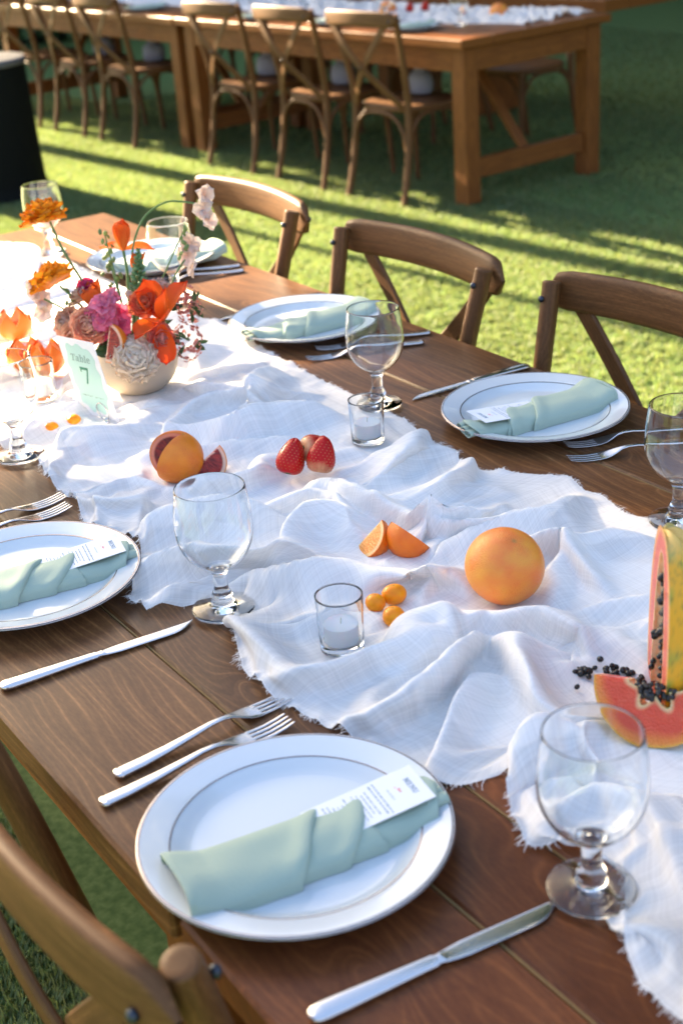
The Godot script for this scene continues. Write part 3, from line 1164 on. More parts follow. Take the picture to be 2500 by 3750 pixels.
	var pins := P.duplicate()
	var press := []
	for i in nx:
		for j in nz:
			var p := P[i * nz + j]
			for q: Vector3 in PRESS:
				var d := Vector2(p.x - q.x, p.z - q.y).length()
				if d < q.z + 0.03:
					press.append([i * nz + j, q])
	for s in steps:
		for k in P.size():
			var p := P[k]
			var vel := (p - Q[k]) * 0.86
			Q[k] = p
			vel.y -= 0.00003
			P[k] = p + vel
		for it in 2:
			for k in ca.size():
				var a := ca[k]
				var b := cb[k]
				var d := P[b] - P[a]
				var l := d.length()
				d *= ck[k] * (l - cl[k]) / l
				P[a] += d
				P[b] -= d
		for i in nx:
			for e in [0, nz - 1]:
				var k: int = i * nz + e
				P[k] = Vector3(pins[k].x, minf(P[k].y, TOP + 0.016), pins[k].z)
		for j in nz:
			for e in [0, nx - 1]:
				var k: int = e * nz + j
				P[k] = Vector3(pins[k].x, P[k].y, pins[k].z)
		for w in press:
			var k: int = w[0]
			var q: Vector3 = w[1]
			var d := Vector2(P[k].x - q.x, P[k].z - q.y).length()
			P[k].y = minf(P[k].y, TOP + 0.0035 + maxf(0.0, d - q.z) * 1.3)
		for k in P.size():
			if P[k].y < TOP + 0.0015:
				var g := Q[k].lerp(P[k], 0.3)
				P[k] = Vector3(g.x, TOP + 0.0015, g.z)
			elif P[k].y > TOP + 0.06:
				P[k].y = TOP + 0.06
	for it in 1:
		var S := P.duplicate()
		for i in range(1, nx - 1):
			for j in range(1, nz - 1):
				var k := i * nz + j
				S[k] = P[k] * 0.4 + (P[k - nz] + P[k + nz] + P[k - 1] + P[k + 1]) * 0.15
		P = S
	return P


func refine(P: PackedVector3Array, nx: int, nz: int, per: int) -> Array:
	var mx := (nx - 1) * per + 1
	var mz := (nz - 1) * per + 1
	var A := PackedVector3Array()
	A.resize(mx * nz)
	for j in nz:
		for i in mx:
			var a := mini(i / per, nx - 2)
			var t := float(i - a * per) / per
			A[i * nz + j] = P[a * nz + j].cubic_interpolate(P[(a + 1) * nz + j], P[maxi(a - 1, 0) * nz + j], P[mini(a + 2, nx - 1) * nz + j], t)
	var B := PackedVector3Array()
	B.resize(mx * mz)
	for i in mx:
		for j in mz:
			var a := mini(j / per, nz - 2)
			var t := float(j - a * per) / per
			var q := A[i * nz + a].cubic_interpolate(A[i * nz + a + 1], A[i * nz + maxi(a - 1, 0)], A[i * nz + mini(a + 2, nz - 1)], t)
			q.y = maxf(q.y, TOP + 0.0012)
			B[i * mz + j] = q
	return [B, mx, mz]


func runners() -> void:
	var nx := 350
	var nz := 72
	var P := drape(nx, nz, -3.27, -0.30, 40)
	var f := refine(P, nx, nz, 2)
	var B: PackedVector3Array = f[0]
	var mx: int = f[1]
	var mz: int = f[2]
	var t := thing("table_runner", "crumpled white gauze runner with frayed edges along the middle of the near table", "table runner")
	var us := PackedVector2Array()
	var low := PackedVector3Array()
	for i in mx:
		for j in mz:
			us.append(Vector2(float(i) / mx * 3.0 / 0.35, float(j) / mz * 0.6 / 0.35))
	var st := MB.new()
	st.grid(B, mx, mz, us, PackedColorArray(), false)
	obj("cloth", st, M.cloth, t)
	# where the cloth lies double
	var lu := PackedVector2Array()
	var hz := mz * 2 / 3
	for i in mx:
		var s0 := 0.20 + 0.07 * sin(i * 0.033) + 0.04 * sin(i * 0.1)
		var s1 := 0.82 + 0.06 * sin(i * 0.045 + 2.0) + 0.04 * sin(i * 0.12)
		for j in hz:
			var w := lerpf(s0, s1, float(j) / (hz - 1)) * (mz - 1)
			var a := mini(int(w), mz - 2)
			var p := B[i * mz + a].lerp(B[i * mz + a + 1], w - a)
			p.y = maxf(p.y - 0.003, TOP + 0.0006)
			low.append(p)
			lu.append(Vector2(float(i) / mx * 3.0 / 0.35 + 0.37, w / mz * 0.6 / 0.35 + 0.21))
	var s2 := MB.new()
	s2.grid(low, mx, hz, lu, PackedColorArray(), false)
	obj("under_layer", s2, M.cloth, t)
	# frayed threads
	var r := RandomNumberGenerator.new()
	r.seed = 15
	var fr := MB.new()
	for e in [[0, 1], [mz - 1, mz - 2]]:
		for i in mx - 1:
			for k in 3:
				var u := r.randf()
				var a := B[i * mz + e[0]].lerp(B[(i + 1) * mz + e[0]], u)
				var inn := B[i * mz + e[1]].lerp(B[(i + 1) * mz + e[1]], u)
				var out := a - inn
				out.y = 0.0
				out = out.normalized()
				if (out.z > 0.0) != (e[0] == 0):
					out = -out
				strand(fr, a - out * 0.002, out, r)
	for j in mz - 1:
		for k in 3:
			strand(fr, B[j].lerp(B[j + 1], r.randf()), Vector3(-1, 0, 0), r)
	var fo := obj("fringe", fr, M.thread, t)
	fo.set_meta("kind", "stuff")


func strand(b: MB, at: Vector3, out: Vector3, r: RandomNumberGenerator) -> void:
	var l := r.randf_range(0.003, 0.0135) * (0.7 + 0.45 * sin(at.x * 95.0) * sin(at.x * 37.0 + 1.0)) * (1.4 if r.randf() < 0.08 else 1.0)
	var ang := r.randfn(0.0, 0.55)
	var d := out.rotated(Vector3.UP, ang)
	var d2 := d.rotated(Vector3.UP, r.randfn(0.0, 0.6))
	var w := Vector3.UP.cross(d) * 0.00032
	var y := r.randf_range(-0.001, 0.0025)
	var p1 := at + d * l * 0.5 + Vector3(0, y, 0)
	var p2 := p1 + d2 * l * 0.5 + Vector3(0, -y - r.randf() * 0.001, 0)
	for p in [at, p1, p2]:
		p.y = maxf(p.y, TOP + 0.0008)
	var k := b.v.size()
	for p: Vector3 in [at - w, at + w, p1 - w, p1 + w, p2 - w * 0.6, p2 + w * 0.6]:
		b.add(Vector3(p.x, maxf(p.y, TOP + 0.0008), p.z))
	b.idx.append_array(PackedInt32Array([k, k + 2, k + 1, k + 1, k + 2, k + 3, k + 2, k + 4, k + 3, k + 3, k + 4, k + 5]))


# ------------------------------------------------------------------ place settings
func make_plate(label: String) -> Node3D:
	var t := thing("dinner_plate", label, "plate", Vector3.ZERO, 0.0, "white plates on the near table")
	var prof := smooth(PackedVector2Array([Vector2(0, 0.0035), Vector2(0.07, 0.0035), Vector2(0.078, 0.0), Vector2(0.082, 0.0), Vector2(0.086, 0.0045), Vector2(0.105, 0.0115), Vector2(0.125, 0.0172), Vector2(0.1405, 0.0212), Vector2(0.1418, 0.0222), Vector2(0.1413, 0.0236), Vector2(0.139, 0.0238), Vector2(0.124, 0.0205), Vector2(0.1125, 0.0175), Vector2(0.106, 0.0135), Vector2(0.099, 0.0095), Vector2(0.09, 0.0078), Vector2(0.06, 0.0072), Vector2(0, 0.0072)]), 4)
	var b := MB.new()
	b.lathe(prof, 96)
	var dish := obj("dish", b, M.porcelain, t)
	var rim := MB.new()
	rim.lathe(PackedVector2Array([Vector2(0.1388, 0.02395), Vector2(0.1402, 0.02405), Vector2(0.1415, 0.0238), Vector2(0.1421, 0.0230), Vector2(0.14205, 0.0224)]), 96)
	obj("rim_band", rim, M.band, dish)
	var ln := MB.new()
	ln.lathe(PackedVector2Array([Vector2(0.1118, 0.01770), Vector2(0.1125, 0.01785), Vector2(0.1133, 0.01795)]), 96)
	obj("inner_line", ln, M.band, dish)
	return t


func rim_rise(x: float) -> float:
	return 0.0095 * smoothstep(0.088, 0.124, absf(x))


# one turn of folded cloth lying over what is below: from x = -0.125 to a slanted lip
func fold_layer(b: MB, x0: float, lip_far: float, lip_near: float, w0: float, w1: float, h0: float, h1: float, lip: float, ripple: float, sd: float, foot := 0.0) -> void:
	var nu := 44
	var nv := 33
	var pts := PackedVector3Array()
	var us := PackedVector2Array()
	for i in nu:
		var u := float(i) / (nu - 1)
		u = 1.0 - pow(1.0 - u, 1.5)
		for j in nv:
			var s := 2.0 * j / (nv - 1) - 1.0
			var xe := lerpf(lip_far, lip_near, smoothstep(-1.0, 1.0, s * 0.9)) + 0.006 * sin(s * 2.5 + sd)
			var x := lerpf(x0, xe, u)
			var f := clampf((x + 0.125) / 0.25, 0.0, 1.0)
			var w := lerpf(w0, w1, f)
			var h := lerpf(h0, h1, f)
			# lip: swells a little, then rolls under
			var e := (1.0 - u) * absf(xe - x0)
			var sw := lip * exp(-pow((e - 0.010) / 0.011, 2.0))
			var rk := clampf(1.0 - e / 0.0055, 0.0, 1.0)
			var roll := (lip * 1.2 + 0.002) * (1.0 - sqrt(1.0 - rk * rk))
			var a := s * 1.42
			var cz := sin(a) / sin(1.42)
			var cy := pow(maxf(0.0, (cos(a) - cos(1.42)) / (1.0 - cos(1.42))), 0.45)
			var rp := ripple * sin(x * 60.0 + s * 5.0 + sd) * cos(s * 1.2) + ripple * 0.7 * sin(x * 27.0 - s * 8.0 + sd * 2.0)
			pts.append(Vector3(x - roll * 0.3, rim_rise(x) + maxf(0.0, (h + sw - roll + rp) * cy), cz * (w + sw * 0.5)))
			us.append(Vector2(x, cz * w))
	b.grid(pts, nu, nv, us, PackedColorArray(), true)


func make_napkin(label: String) -> Node3D:
	var t := thing("napkin", label, "napkin", Vector3.ZERO, 0.0, "sage napkins on the plates")
	var b := MB.new()
	fold_layer(b, -0.118, 0.121, 0.117, 0.031, 0.029, 0.019, 0.0172, 0.0005, 0.0005, 2.0)
	var core := obj("core_roll", b, M.napkin, t)
	# folded ends that show inside the open end of the roll
	var en := MB.new()
	for k in 3:
		var c := Vector3(0.1115, rim_rise(0.115) + 0.0055 + 0.002 * k, -0.013 + 0.012 * k)
		var p := PackedVector3Array()
		for m in 22:
			var a := TAU * m / 21.0 * 1.05 + 0.4 * k
			p.append(c + Vector3(0.008 - 0.001 * k, 0.0048 * sin(a), (0.0085 - 0.001 * k) * cos(a)))
		var flat := MB.new()
		en.bar(p, PackedFloat32Array([0.022]), PackedFloat32Array([0.0011]), Vector3(1, 0, 0), 0.0003)
	obj("folded_end", en, M.napkin, t)
	var c2 := MB.new()
	fold_layer(c2, -0.118, 0.070, 0.054, 0.034, 0.0315, 0.0195, 0.0185, 0.0012, 0.0003, 5.0)
	obj("middle_fold", c2, M.napkin, t)
	var c1 := MB.new()
	fold_layer(c1, -0.123, 0.074, 0.024, 0.0375, 0.033, 0.0200, 0.0215, 0.0032, 0.0007, 1.0)
	obj("second_fold", c1, M.napkin, t)
	var c0 := MB.new()
	fold_layer(c0, -0.125, 0.036, -0.030, 0.0425, 0.036, 0.0210, 0.0245, 0.0034, 0.0007, 0.0)
	obj("outer_fold", c0, M.napkin, t)
	# the broad end: stacked edges
	for k in 4:
		var e := MB.new()
		var p := PackedVector3Array()
		for m in 15:
			var s := 2.0 * m / 14.0 - 1.0
			var a := s * 1.42
			var cy := pow(maxf(0.0, (cos(a) - cos(1.42)) / (1.0 - cos(1.42))), 0.45)
			p.append(Vector3(-0.1235 + 0.0016 * k + 0.001 * sin(s * 4.0 + k), rim_rise(0.1235) + 0.0012 + (0.0198 - 0.0045 * k) * cy, sin(a) / sin(1.42) * (0.0418 - 0.0022 * k)))
		e.bar(p, PackedFloat32Array([0.006]), PackedFloat32Array([0.0016]), Vector3(1, 0, 0), 0.0005)
		obj("hem_edge", e, M.hem if k == 1 else M.napkin, t)
	core.name = "core_roll"
	return t


func text(s: String, size: float, m: Material, parent: Node3D, xf: Transform3D, called: String, serif := true) -> void:
	var tm := TextMesh.new()
	var f := SystemFont.new()
	f.font_names = PackedStringArray(["Droid Serif" if serif else "Droid Sans"])
	f.font_weight = 700
	tm.font = f
	tm.text = s
	tm.font_size = 64
	tm.pixel_size = size / 64.0
	tm.depth = 0.0002
	tm.curve_step = 1.0
	var o := MeshInstance3D.new()
	o.name = called
	o.mesh = tm
	o.material_override = m
	o.transform = xf
	parent.add_child(o, true)


# lines of small print too fine to read: short strokes in word groups
func print_lines(b: MB, x0: float, rows: int, pitch: float, wid: float, high: float, sd: int) -> void:
	var r := RandomNumberGenerator.new()
	r.seed = sd
	for k in rows:
		var w := wid * r.randf_range(0.6, 1.0)
		var z := -w * 0.5
		while z < w * 0.5:
			var l := minf(r.randf_range(0.0018, 0.0055), w * 0.5 - z + 0.001)
			b.box(Vector3(x0 - pitch * k, 0.00042, z + l * 0.5), Vector3(high * r.randf_range(0.7, 1.1), 0.0001, l), 0.0)
			z += l + 0.0011


func make_menu(label: String) -> Node3D:
	# lies flat, reads with its head towards +x
	var t := thing("menu_card", label, "menu card", Vector3.ZERO, 0.0, "menu cards tucked in the napkins")
	var b := MB.new()
	b.box(Vector3(0, 0, 0), Vector3(0.112, 0.0007, 0.051), 0.0001)
	obj("paper", b, M.card, t)
	var flat := Basis(Vector3(0, 0, 1), Vector3(1, 0, 0), Vector3(0, 1, 0))
	text("MENU", 0.0072, M.print, t, Transform3D(flat, Vector3(0.044, 0.00048, 0.0)), "heading")
	var h := MB.new()
	h.ball(Vector3(0.0325, 0.0004, -0.002), Vector3(0.0016, 0.0002, 0.0012))
	h.ball(Vector3(0.0325, 0.0004, 0.001), Vector3(0.001, 0.0002, 0.0018))
	h.ball(Vector3(0.0305, 0.0004, -0.0055), Vector3(0.0008, 0.0002, 0.0008))
	obj("ornament", h, M.print_pink, t)
	var p := MB.new()
	print_lines(p, 0.023, 1, 0.004, 0.018, 0.0016, 3)
	obj("small_heading", p, M.print_pale, t).set_meta("kind", "stuff")
	var q := MB.new()
	print_lines(q, 0.0145, 2, 0.0042, 0.045, 0.0014, 4)
	print_lines(q, 0.004, 4, 0.0042, 0.04, 0.0011, 5)
	print_lines(q, -0.016, 6, 0.0042, 0.04, 0.0012, 6)
	obj("small_print", q, M.print, t).set_meta("kind", "stuff")
	return t


func make_fork(label: String) -> Node3D:
	var t := thing("fork", label, "fork", Vector3.ZERO, 0.0, "steel forks on the near table")
	var b := MB.new()
	b.stations([[0.0, 0, 0.004, 0.0022, 0.0050], [0.0012, 0, 0.0072, 0.0012, 0.0062], [0.004, 0, 0.0084, 0.0006, 0.0070], [0.0055, 0, 0.0086, 0.0006, 0.0071], [0.0062, 0, 0.0083, 0.0008, 0.0066], [0.007, 0, 0.0086, 0.0006, 0.0070], [0.03, 0, 0.0079, 0.0012, 0.0072], [0.06, 0, 0.0064, 0.0032, 0.0086], [0.09, 0, 0.0048, 0.0064, 0.0112], [0.112, 0, 0.0036, 0.0092, 0.0134], [0.126, 0, 0.0034, 0.0098, 0.0132], [0.136, 0, 0.0044, 0.0088, 0.0113], [0.146, 0, 0.0085, 0.0060, 0.0080], [0.155, 0, 0.0117, 0.0036, 0.0053], [0.163, 0, 0.0126, 0.0022, 0.0038], [0.1685, 0, 0.0124, 0.0017, 0.0033]], 16, 0.62)
	obj("handle", b, M.steel, t)
	for k in 4:
		var z := (k - 1.5) * 0.0066
		var s := MB.new()
		s.stations([[0.1675, z, 0.0025, 0.0017, 0.0034], [0.178, z, 0.0022, 0.0012, 0.0029], [0.19, z * 1.0, 0.0020, 0.0014, 0.0030], [0.203, z * 0.98, 0.0018, 0.0030, 0.0045], [0.2125, z * 0.96, 0.0013, 0.0052, 0.0063], [0.2145, z * 0.96, 0.0006, 0.0058, 0.0065]], 10, 0.7)
		obj("tine", s, M.steel, t)
	return t


func make_knife(label: String) -> Node3D:
	var t := thing("knife", label, "knife", Vector3.ZERO, 0.0, "steel knives on the near table")
	var b := MB.new()
	b.stations([[0.0, 0, 0.003, 0.0026, 0.0052], [0.0015, 0, 0.0068, 0.0012, 0.0068], [0.005, 0, 0.0092, 0.0004, 0.0078], [0.012, 0, 0.0101, 0.0002, 0.0082], [0.03, 0, 0.0098, 0.0004, 0.0080], [0.06, 0, 0.0086, 0.0008, 0.0076], [0.09, 0, 0.0074, 0.0012, 0.0072], [0.109, 0, 0.0068, 0.0014, 0.0068], [0.1115, 0, 0.0069, 0.0014, 0.0068]], 18, 0.7)
	b.stations([[0.1113, 0, 0.0056, 0.0022, 0.0060], [0.1165, 0, 0.0054, 0.0024, 0.0058], [0.119, 0, 0.0064, 0.0020, 0.0062], [0.1215, 0, 0.0066, 0.0022, 0.0056]], 16, 0.7)
	obj("handle", b, M.steel, t)
	var s := MB.new()
	var st := [[0.1212, 0.0, 0.0066, 0.0028, 0.0050], [0.128, 0.0002, 0.0076, 0.0030, 0.0046]]
	for k in 15:
		var u := k / 14.0
		var x := 0.14 + 0.095 * u
		var top := 0.0089 - 0.0175 * pow(clampf((u - 0.62) / 0.38, 0.0, 1.0), 2.4)
		var bot := -0.0088 + 0.0006 * u
		st.append([x, (top + bot) * 0.5, maxf(0.0004, (top - bot) * 0.5), 0.0028 - 0.001 * u, 0.0044 - 0.0012 * u])
	s.stations(st, 14, 0.85)
	obj("blade", s, M.steel, t)
	return t


func lay(o: Node3D, tail: Vector3, tip: Vector3) -> void:
	o.position = tail
	var d := tip - tail
	o.basis = Basis(Vector3.UP, facing(d))


func near_settings() -> void:
	var p := make_plate("white plate with silver lines nearest the camera, lower left of the middle")
	var spots := [Vector3(-0.872, 0, -0.4845), Vector3(-1.504, 0, -0.494), Vector3(-1.486, 0, -1.313), Vector3(-2.117, 0, -1.308), Vector3(-2.75, 0, -1.315)]
	p.position = spots[0] + Vector3(0, TOP, 0)
	var pl := ["white plate cut off by the left edge, its napkin pointing at the near goblet", "white plate on the right, in front of the shaded chair at the right edge", "sunny white plate left of the votive and goblet, in front of the middle chair", "sunny white plate behind the flowers, in front of the bleached chair"]
	for k in 4:
		dup(p, spots[k + 1] + Vector3(0, TOP, 0), 0.0, pl[k])
	var dirs := [Vector3(0.04, 0, -0.245), Vector3(0.055, 0, -0.245), Vector3(-0.023, 0, 0.265), Vector3(-0.016, 0, 0.245), Vector3(-0.01, 0, 0.25)]
	var nc := [Vector3(-0.848, 0, -0.4865), Vector3(-1.49, 0, -0.497), Vector3(-1.472, 0, -1.30), Vector3(-2.095, 0, -1.30), Vector3(-2.70, 0, -1.33)]
	var nl := ["sage green folded napkin on the plate nearest the camera", "sage green napkin with hemmed open end on the plate at the left edge", "sage green napkin with rolled ends showing, on the right plate", "pale sunlit sage napkin on the plate left of the votive glass", "pale sage napkin on the plate behind the flowers"]
	var n := make_napkin(nl[0])
	n.position = nc[0] + Vector3(0, TOP + 0.0078, 0)
	n.rotation.y = facing(dirs[0])
	for k in range(1, 5):
		dup(n, nc[k] + Vector3(0, TOP + 0.0078, 0), facing(dirs[k]), nl[k])
	var m := make_menu("white menu card tucked in the napkin nearest the camera")
	var ml := ["", "white menu card tucked in the napkin at the left edge", "white menu card, partly covered, in the napkin on the right plate"]
	for k in 3:
		var c := m if k == 0 else dup(m, Vector3.ZERO, 0.0, ml[k])
		var bas := Basis(Vector3.UP, facing(dirs[k]))
		c.basis = bas * Basis(Vector3(0, 0, 1), 0.105) * Basis(Vector3(1, 0, 0), 0.05 if k < 2 else -0.05)
		c.position = nc[k] + Vector3(0, TOP + 0.0295, 0) + bas * Vector3(0.060 if k < 2 else 0.046, 0, -0.010 if k < 2 else 0.006)
	var f := make_fork("steel fork left of the nearest plate, the one farther from the plate")
	lay(f, Vector3(-1.072, TOP, -0.402), Vector3(-1.083, TOP, -0.624))
	var fl := [["steel fork partly under the rim of the nearest plate", Vector3(-1.040, TOP, -0.371), Vector3(-1.042, TOP, -0.585)], ["steel fork at the left edge, tines over the bright wood, upper one", Vector3(-1.712, TOP, -0.428), Vector3(-1.726, TOP, -0.641)], ["steel fork at the left edge tucked behind the plate rim", Vector3(-1.672, TOP, -0.42), Vector3(-1.69, TOP, -0.63)],
		["upper steel fork between the right plate and the right edge goblet", Vector3(-1.290, TOP, -1.468), Vector3(-1.374, TOP, -1.265)], ["lower steel fork whose handle runs behind the right edge goblet", Vector3(-1.245, TOP, -1.435), Vector3(-1.331, TOP, -1.243)], ["fork behind the far side goblet, its tines lower left of the upper one", Vector3(-1.889, TOP, -1.41), Vector3(-1.962, TOP, -1.212)], ["fork behind the far side goblet with the handle nearest the middle chair", Vector3(-1.923, TOP, -1.452), Vector3(-1.995, TOP, -1.254)], ["fork right of the plate behind the flowers, lower handle", Vector3(-2.545, TOP, -1.43), Vector3(-2.60, TOP, -1.225)], ["fork right of the plate behind the flowers, upper handle", Vector3(-2.585, TOP, -1.445), Vector3(-2.64, TOP, -1.24)]]
	for q in fl:
		lay(dup(f, Vector3.ZERO, 0.0, q[0]), q[1], q[2])
	var k := make_knife("steel table knife at the lower right, below the nearest plate")
	lay(k, Vector3(-0.693, TOP, -0.380), Vector3(-0.667, TOP, -0.612))
	lay(dup(k, Vector3.ZERO, 0.0, "steel table knife on the dark wood below the plate at the left edge"), Vector3(-1.301, TOP, -0.375), Vector3(-1.284, TOP, -0.608))
	lay(dup(k, Vector3.ZERO, 0.0, "steel table knife left of the right plate, blade lit orange"), Vector3(-1.664, TOP, -1.457), Vector3(-1.684, TOP, -1.222))
	lay(dup(k, Vector3.ZERO, 0.0, "steel table knife left of the sunny plate by the flowers, only its tip clear"), Vector3(-2.268, TOP, -1.445), Vector3(-2.285, TOP, -1.212))


# ------------------------------------------------------------------ glasses
func make_goblet(label: String) -> Node3D:
	var t := thing("water_goblet", label, "goblet", Vector3.ZERO, 0.0, "clear water goblets on the near table")
	var prof := PackedVector2Array([Vector2(0, 0.0004), Vector2(0.02, 0.0006), Vector2(0.0345, 0.0), Vector2(0.0372, 0.0012), Vector2(0.0375, 0.0030), Vector2(0.0352, 0.0046), Vector2(0.0250, 0.0075), Vector2(0.0150, 0.0108), Vector2(0.0125, 0.0150), Vector2(0.0128, 0.0205), Vector2(0.0112, 0.0262), Vector2(0.0092, 0.0300), Vector2(0.0088, 0.0322), Vector2(0.0086, 0.0350), Vector2(0.0087, 0.0460), Vector2(0.0098, 0.0540), Vector2(0.0150, 0.0610), Vector2(0.0260, 0.0700), Vector2(0.0362, 0.0825), Vector2(0.0430, 0.0985), Vector2(0.0454, 0.1160), Vector2(0.0448, 0.1360), Vector2(0.0428, 0.1560), Vector2(0.0409, 0.1712), Vector2(0.0402, 0.1726), Vector2(0.0398, 0.1716), Vector2(0.0417, 0.1560), Vector2(0.0437, 0.1360), Vector2(0.0443, 0.1160), Vector2(0.0418, 0.0990), Vector2(0.0350, 0.0834), Vector2(0.0249, 0.0711), Vector2(0.0142, 0.0630), Vector2(0.0068, 0.0600), Vector2(0, 0.0592)])
	var b := MB.new()
	for k in prof.size():
		prof[k].y *= 0.92
	b.lathe(smooth(prof, 4), 72)
	obj("glass", b, M.glass, t)
	return t


func make_votive(label: String) -> Node3D:
	var t := thing("votive_glass", label, "votive holder", Vector3.ZERO, 0.0, "clear votive holders on the runner")
	var prof := PackedVector2Array([Vector2(0, 0.0015), Vector2(0.018, 0.0012), Vector2(0.0225, 0.0), Vector2(0.0242, 0.0012), Vector2(0.0246, 0.004), Vector2(0.0254, 0.030), Vector2(0.0266, 0.064), Vector2(0.0262, 0.0655), Vector2(0.0253, 0.0655), Vector2(0.0248, 0.064), Vector2(0.0236, 0.030), Vector2(0.0226, 0.012), Vector2(0.020, 0.0095), Vector2(0, 0.009)])
	var b := MB.new()
	b.lathe(smooth(prof, 3), 56)
	obj("glass", b, M.glass, t)
	return t


func make_candle(label: String) -> Node3D:
	var t := thing("votive_candle", label, "candle", Vector3.ZERO, 0.0, "white candles in the votive holders")
	var b := MB.new()
	b.lathe(PackedVector2Array([Vector2(0, 0), Vector2(0.0192, 0), Vector2(0.0196, 0.001), Vector2(0.0196, 0.0205), Vector2(0.019, 0.0216), Vector2(0.017, 0.021), Vector2(0.008, 0.0206), Vector2(0, 0.021)]), 40)
	var wax := obj("wax", b, M.wax, t)
	var w := MB.new()
	w.tube(PackedVector3Array([Vector3(0, 0.02, 0), Vector3(0.0006, 0.025, 0), Vector3(0.0016, 0.029, 0)]), PackedFloat32Array([0.0007]), 6)
	obj("wick", w, M.wick, wax)
	return t


func glasses() -> void:
	var g := make_goblet("clear goblet in the foreground at right, its foot beside the knife tip")
	g.position = Vector3(-0.664, TOP + 0.004, -0.644)
	for q in [[Vector3(-1.288, TOP + 0.004, -0.650), "clear goblet standing on the runner edge left of the middle, right of the napkin"], [Vector3(-1.91, TOP + 0.004, -0.652), "clear goblet at the left edge in front of the zigzag cut oranges"], [Vector3(-1.697, TOP + 0.004, -1.172), "clear goblet directly behind the far votive glass"], [Vector3(-1.098, TOP + 0.002, -1.21), "clear goblet at the right edge above the papaya"], [Vector3(-3.02, TOP + 0.004, -1.19), "goblet at the far left behind the top orange flower"], [Vector3(-2.463, TOP + 0.004, -1.222), "goblet behind the white sweet pea, in front of the plate behind the flowers"]]:
		dup(g, q[0], 0.7, q[1])
	var v := make_votive("clear votive glass in the middle of the runner beside the little yellow fruits")
	v.position = Vector3(-1.123, TOP + 0.0042, -0.707)
	dup(v, Vector3(-1.585, TOP + 0.0042, -1.072), 0.0, "clear votive glass in front of the far side goblet")
	dup(v, Vector3(-2.12, TOP + 0.0042, -0.78), 0.0, "clear votive glass left of the table card, washed out by sun")
	var c := make_candle("white candle in the votive glass beside the little yellow fruits")
	c.position = Vector3(-1.123, TOP + 0.0142, -0.707)
	dup(c, Vector3(-1.585, TOP + 0.0142, -1.072), 0.0, "white candle in the votive glass in front of the far side goblet")
	dup(c, Vector3(-2.12, TOP + 0.0142, -0.78), 0.0, "white candle in the votive glass left of the table card")


# ------------------------------------------------------------------ fruit
const RT := Vector3(0.566, 0, -0.824)
const TC := Vector3(0.824, 0, 0.566)


func orange_col(p: Vector3, base: Color, other: Color, n: FastNoiseLite, f: float) -> Color:
	return base.lerp(other, clampf(0.5 + 0.9 * n.get_noise_3d(p.x * f, p.y * f, p.z * f), 0.0, 1.0))


func soft_noise(sd: int) -> FastNoiseLite:
	var n := FastNoiseLite.new()
	n.noise_type = FastNoiseLite.TYPE_SIMPLEX_SMOOTH
	n.frequency = 1.0
	n.fractal_octaves = 3
	n.seed = sd
	return n


# peel of a round fruit between two longitudes; a1 - a0 = TAU is the whole fruit
func peel(b: MB, R: Vector3, a0: float, a1: float, base: Color, other: Color, sd: int, dent := 0.0, inward := false, nu := 48, nv := 32) -> void:
	var n := soft_noise(sd)
	var pts := PackedVector3Array()
	var us := PackedVector2Array()
	var cs := PackedColorArray()
	for i in nu + 1:
		var a := lerpf(a0, a1, float(i) / nu)
		for j in nv + 1:
			var la := PI * j / nv - PI / 2
			var d := Vector3(cos(a) * cos(la), sin(la), sin(a) * cos(la))
			var k := 1.0 + 0.012 * n.get_noise_3d(d.x * 1.4, d.y * 1.4, d.z * 1.4) - dent * exp(-pow((PI / 2 - absf(la)) / 0.13, 2.0))
			var p := d * R * k
			pts.append(p)
			us.append(Vector2(a, la) * R.x)
			var c := orange_col(d, base, other, n, 1.3)
			if dent > 0.0 and la > 0.0:
				c = c.lerp(Color(0.35, 0.22, 0.06), 0.75 * exp(-pow((PI / 2 - la) / 0.06, 2.0)))
			cs.append(c)
	b.grid(pts, nu + 1, nv + 1, us, cs, not inward, absf(a1 - a0 - TAU) < 0.001)


# flat cut half disc of a wedge at longitude a, coloured rind - pith - pulp
func cut_face(b: MB, R: Vector3, a: float, rind: Color, pith: Color, pulp: Color, pulp2: Color, flip: bool, sd: int) -> void:
	var n := soft_noise(sd)
	var nr := 14
	var nb := 30
	var pts := PackedVector3Array()
	var us := PackedVector2Array()
	var cs := PackedColorArray()
	for i in nr + 1:
		var r := float(i) / nr
		for j in nb + 1:
			var la := PI * j / nb - PI / 2
			pts.append(Vector3(cos(a) * cos(la), sin(la), sin(a) * cos(la)) * R * r)
			us.append(Vector2(r * cos(la), r * sin(la)) * R.x)
			var c := pulp.lerp(pulp2, clampf(0.5 + 1.2 * n.get_noise_2d(la * 5.0, r * 2.0), 0.0, 1.0))
			if r > 0.93:
				c = rind
			elif r > 0.84 or r * cos(la) < 0.06:
				c = pith
			cs.append(c)
	b.grid(pts, nr + 1, nb + 1, us, cs, flip)


func make_wedge(called: String, label: String, cat: String, group: String, R: Vector3, ang: float, at: Vector3, bas: Basis, cols: Array, sd: int) -> Node3D:
	var t := thing(called, label, cat, at, 0.0, group)
	t.basis = bas
	var b := MB.new()
	peel(b, R, -ang * 0.5, ang * 0.5, cols[0], cols[1], sd, 0.02, false, 20, 24)
	obj("peel", b, M.peel, t)
	var f := MB.new()
	cut_face(f, R, -ang * 0.5, cols[0], cols[2], cols[3], cols[4], true, sd)
	cut_face(f, R, ang * 0.5, cols[0], cols[2], cols[3], cols[4], false, sd + 1)
	obj("flesh", f, M.flesh, t)
	return t


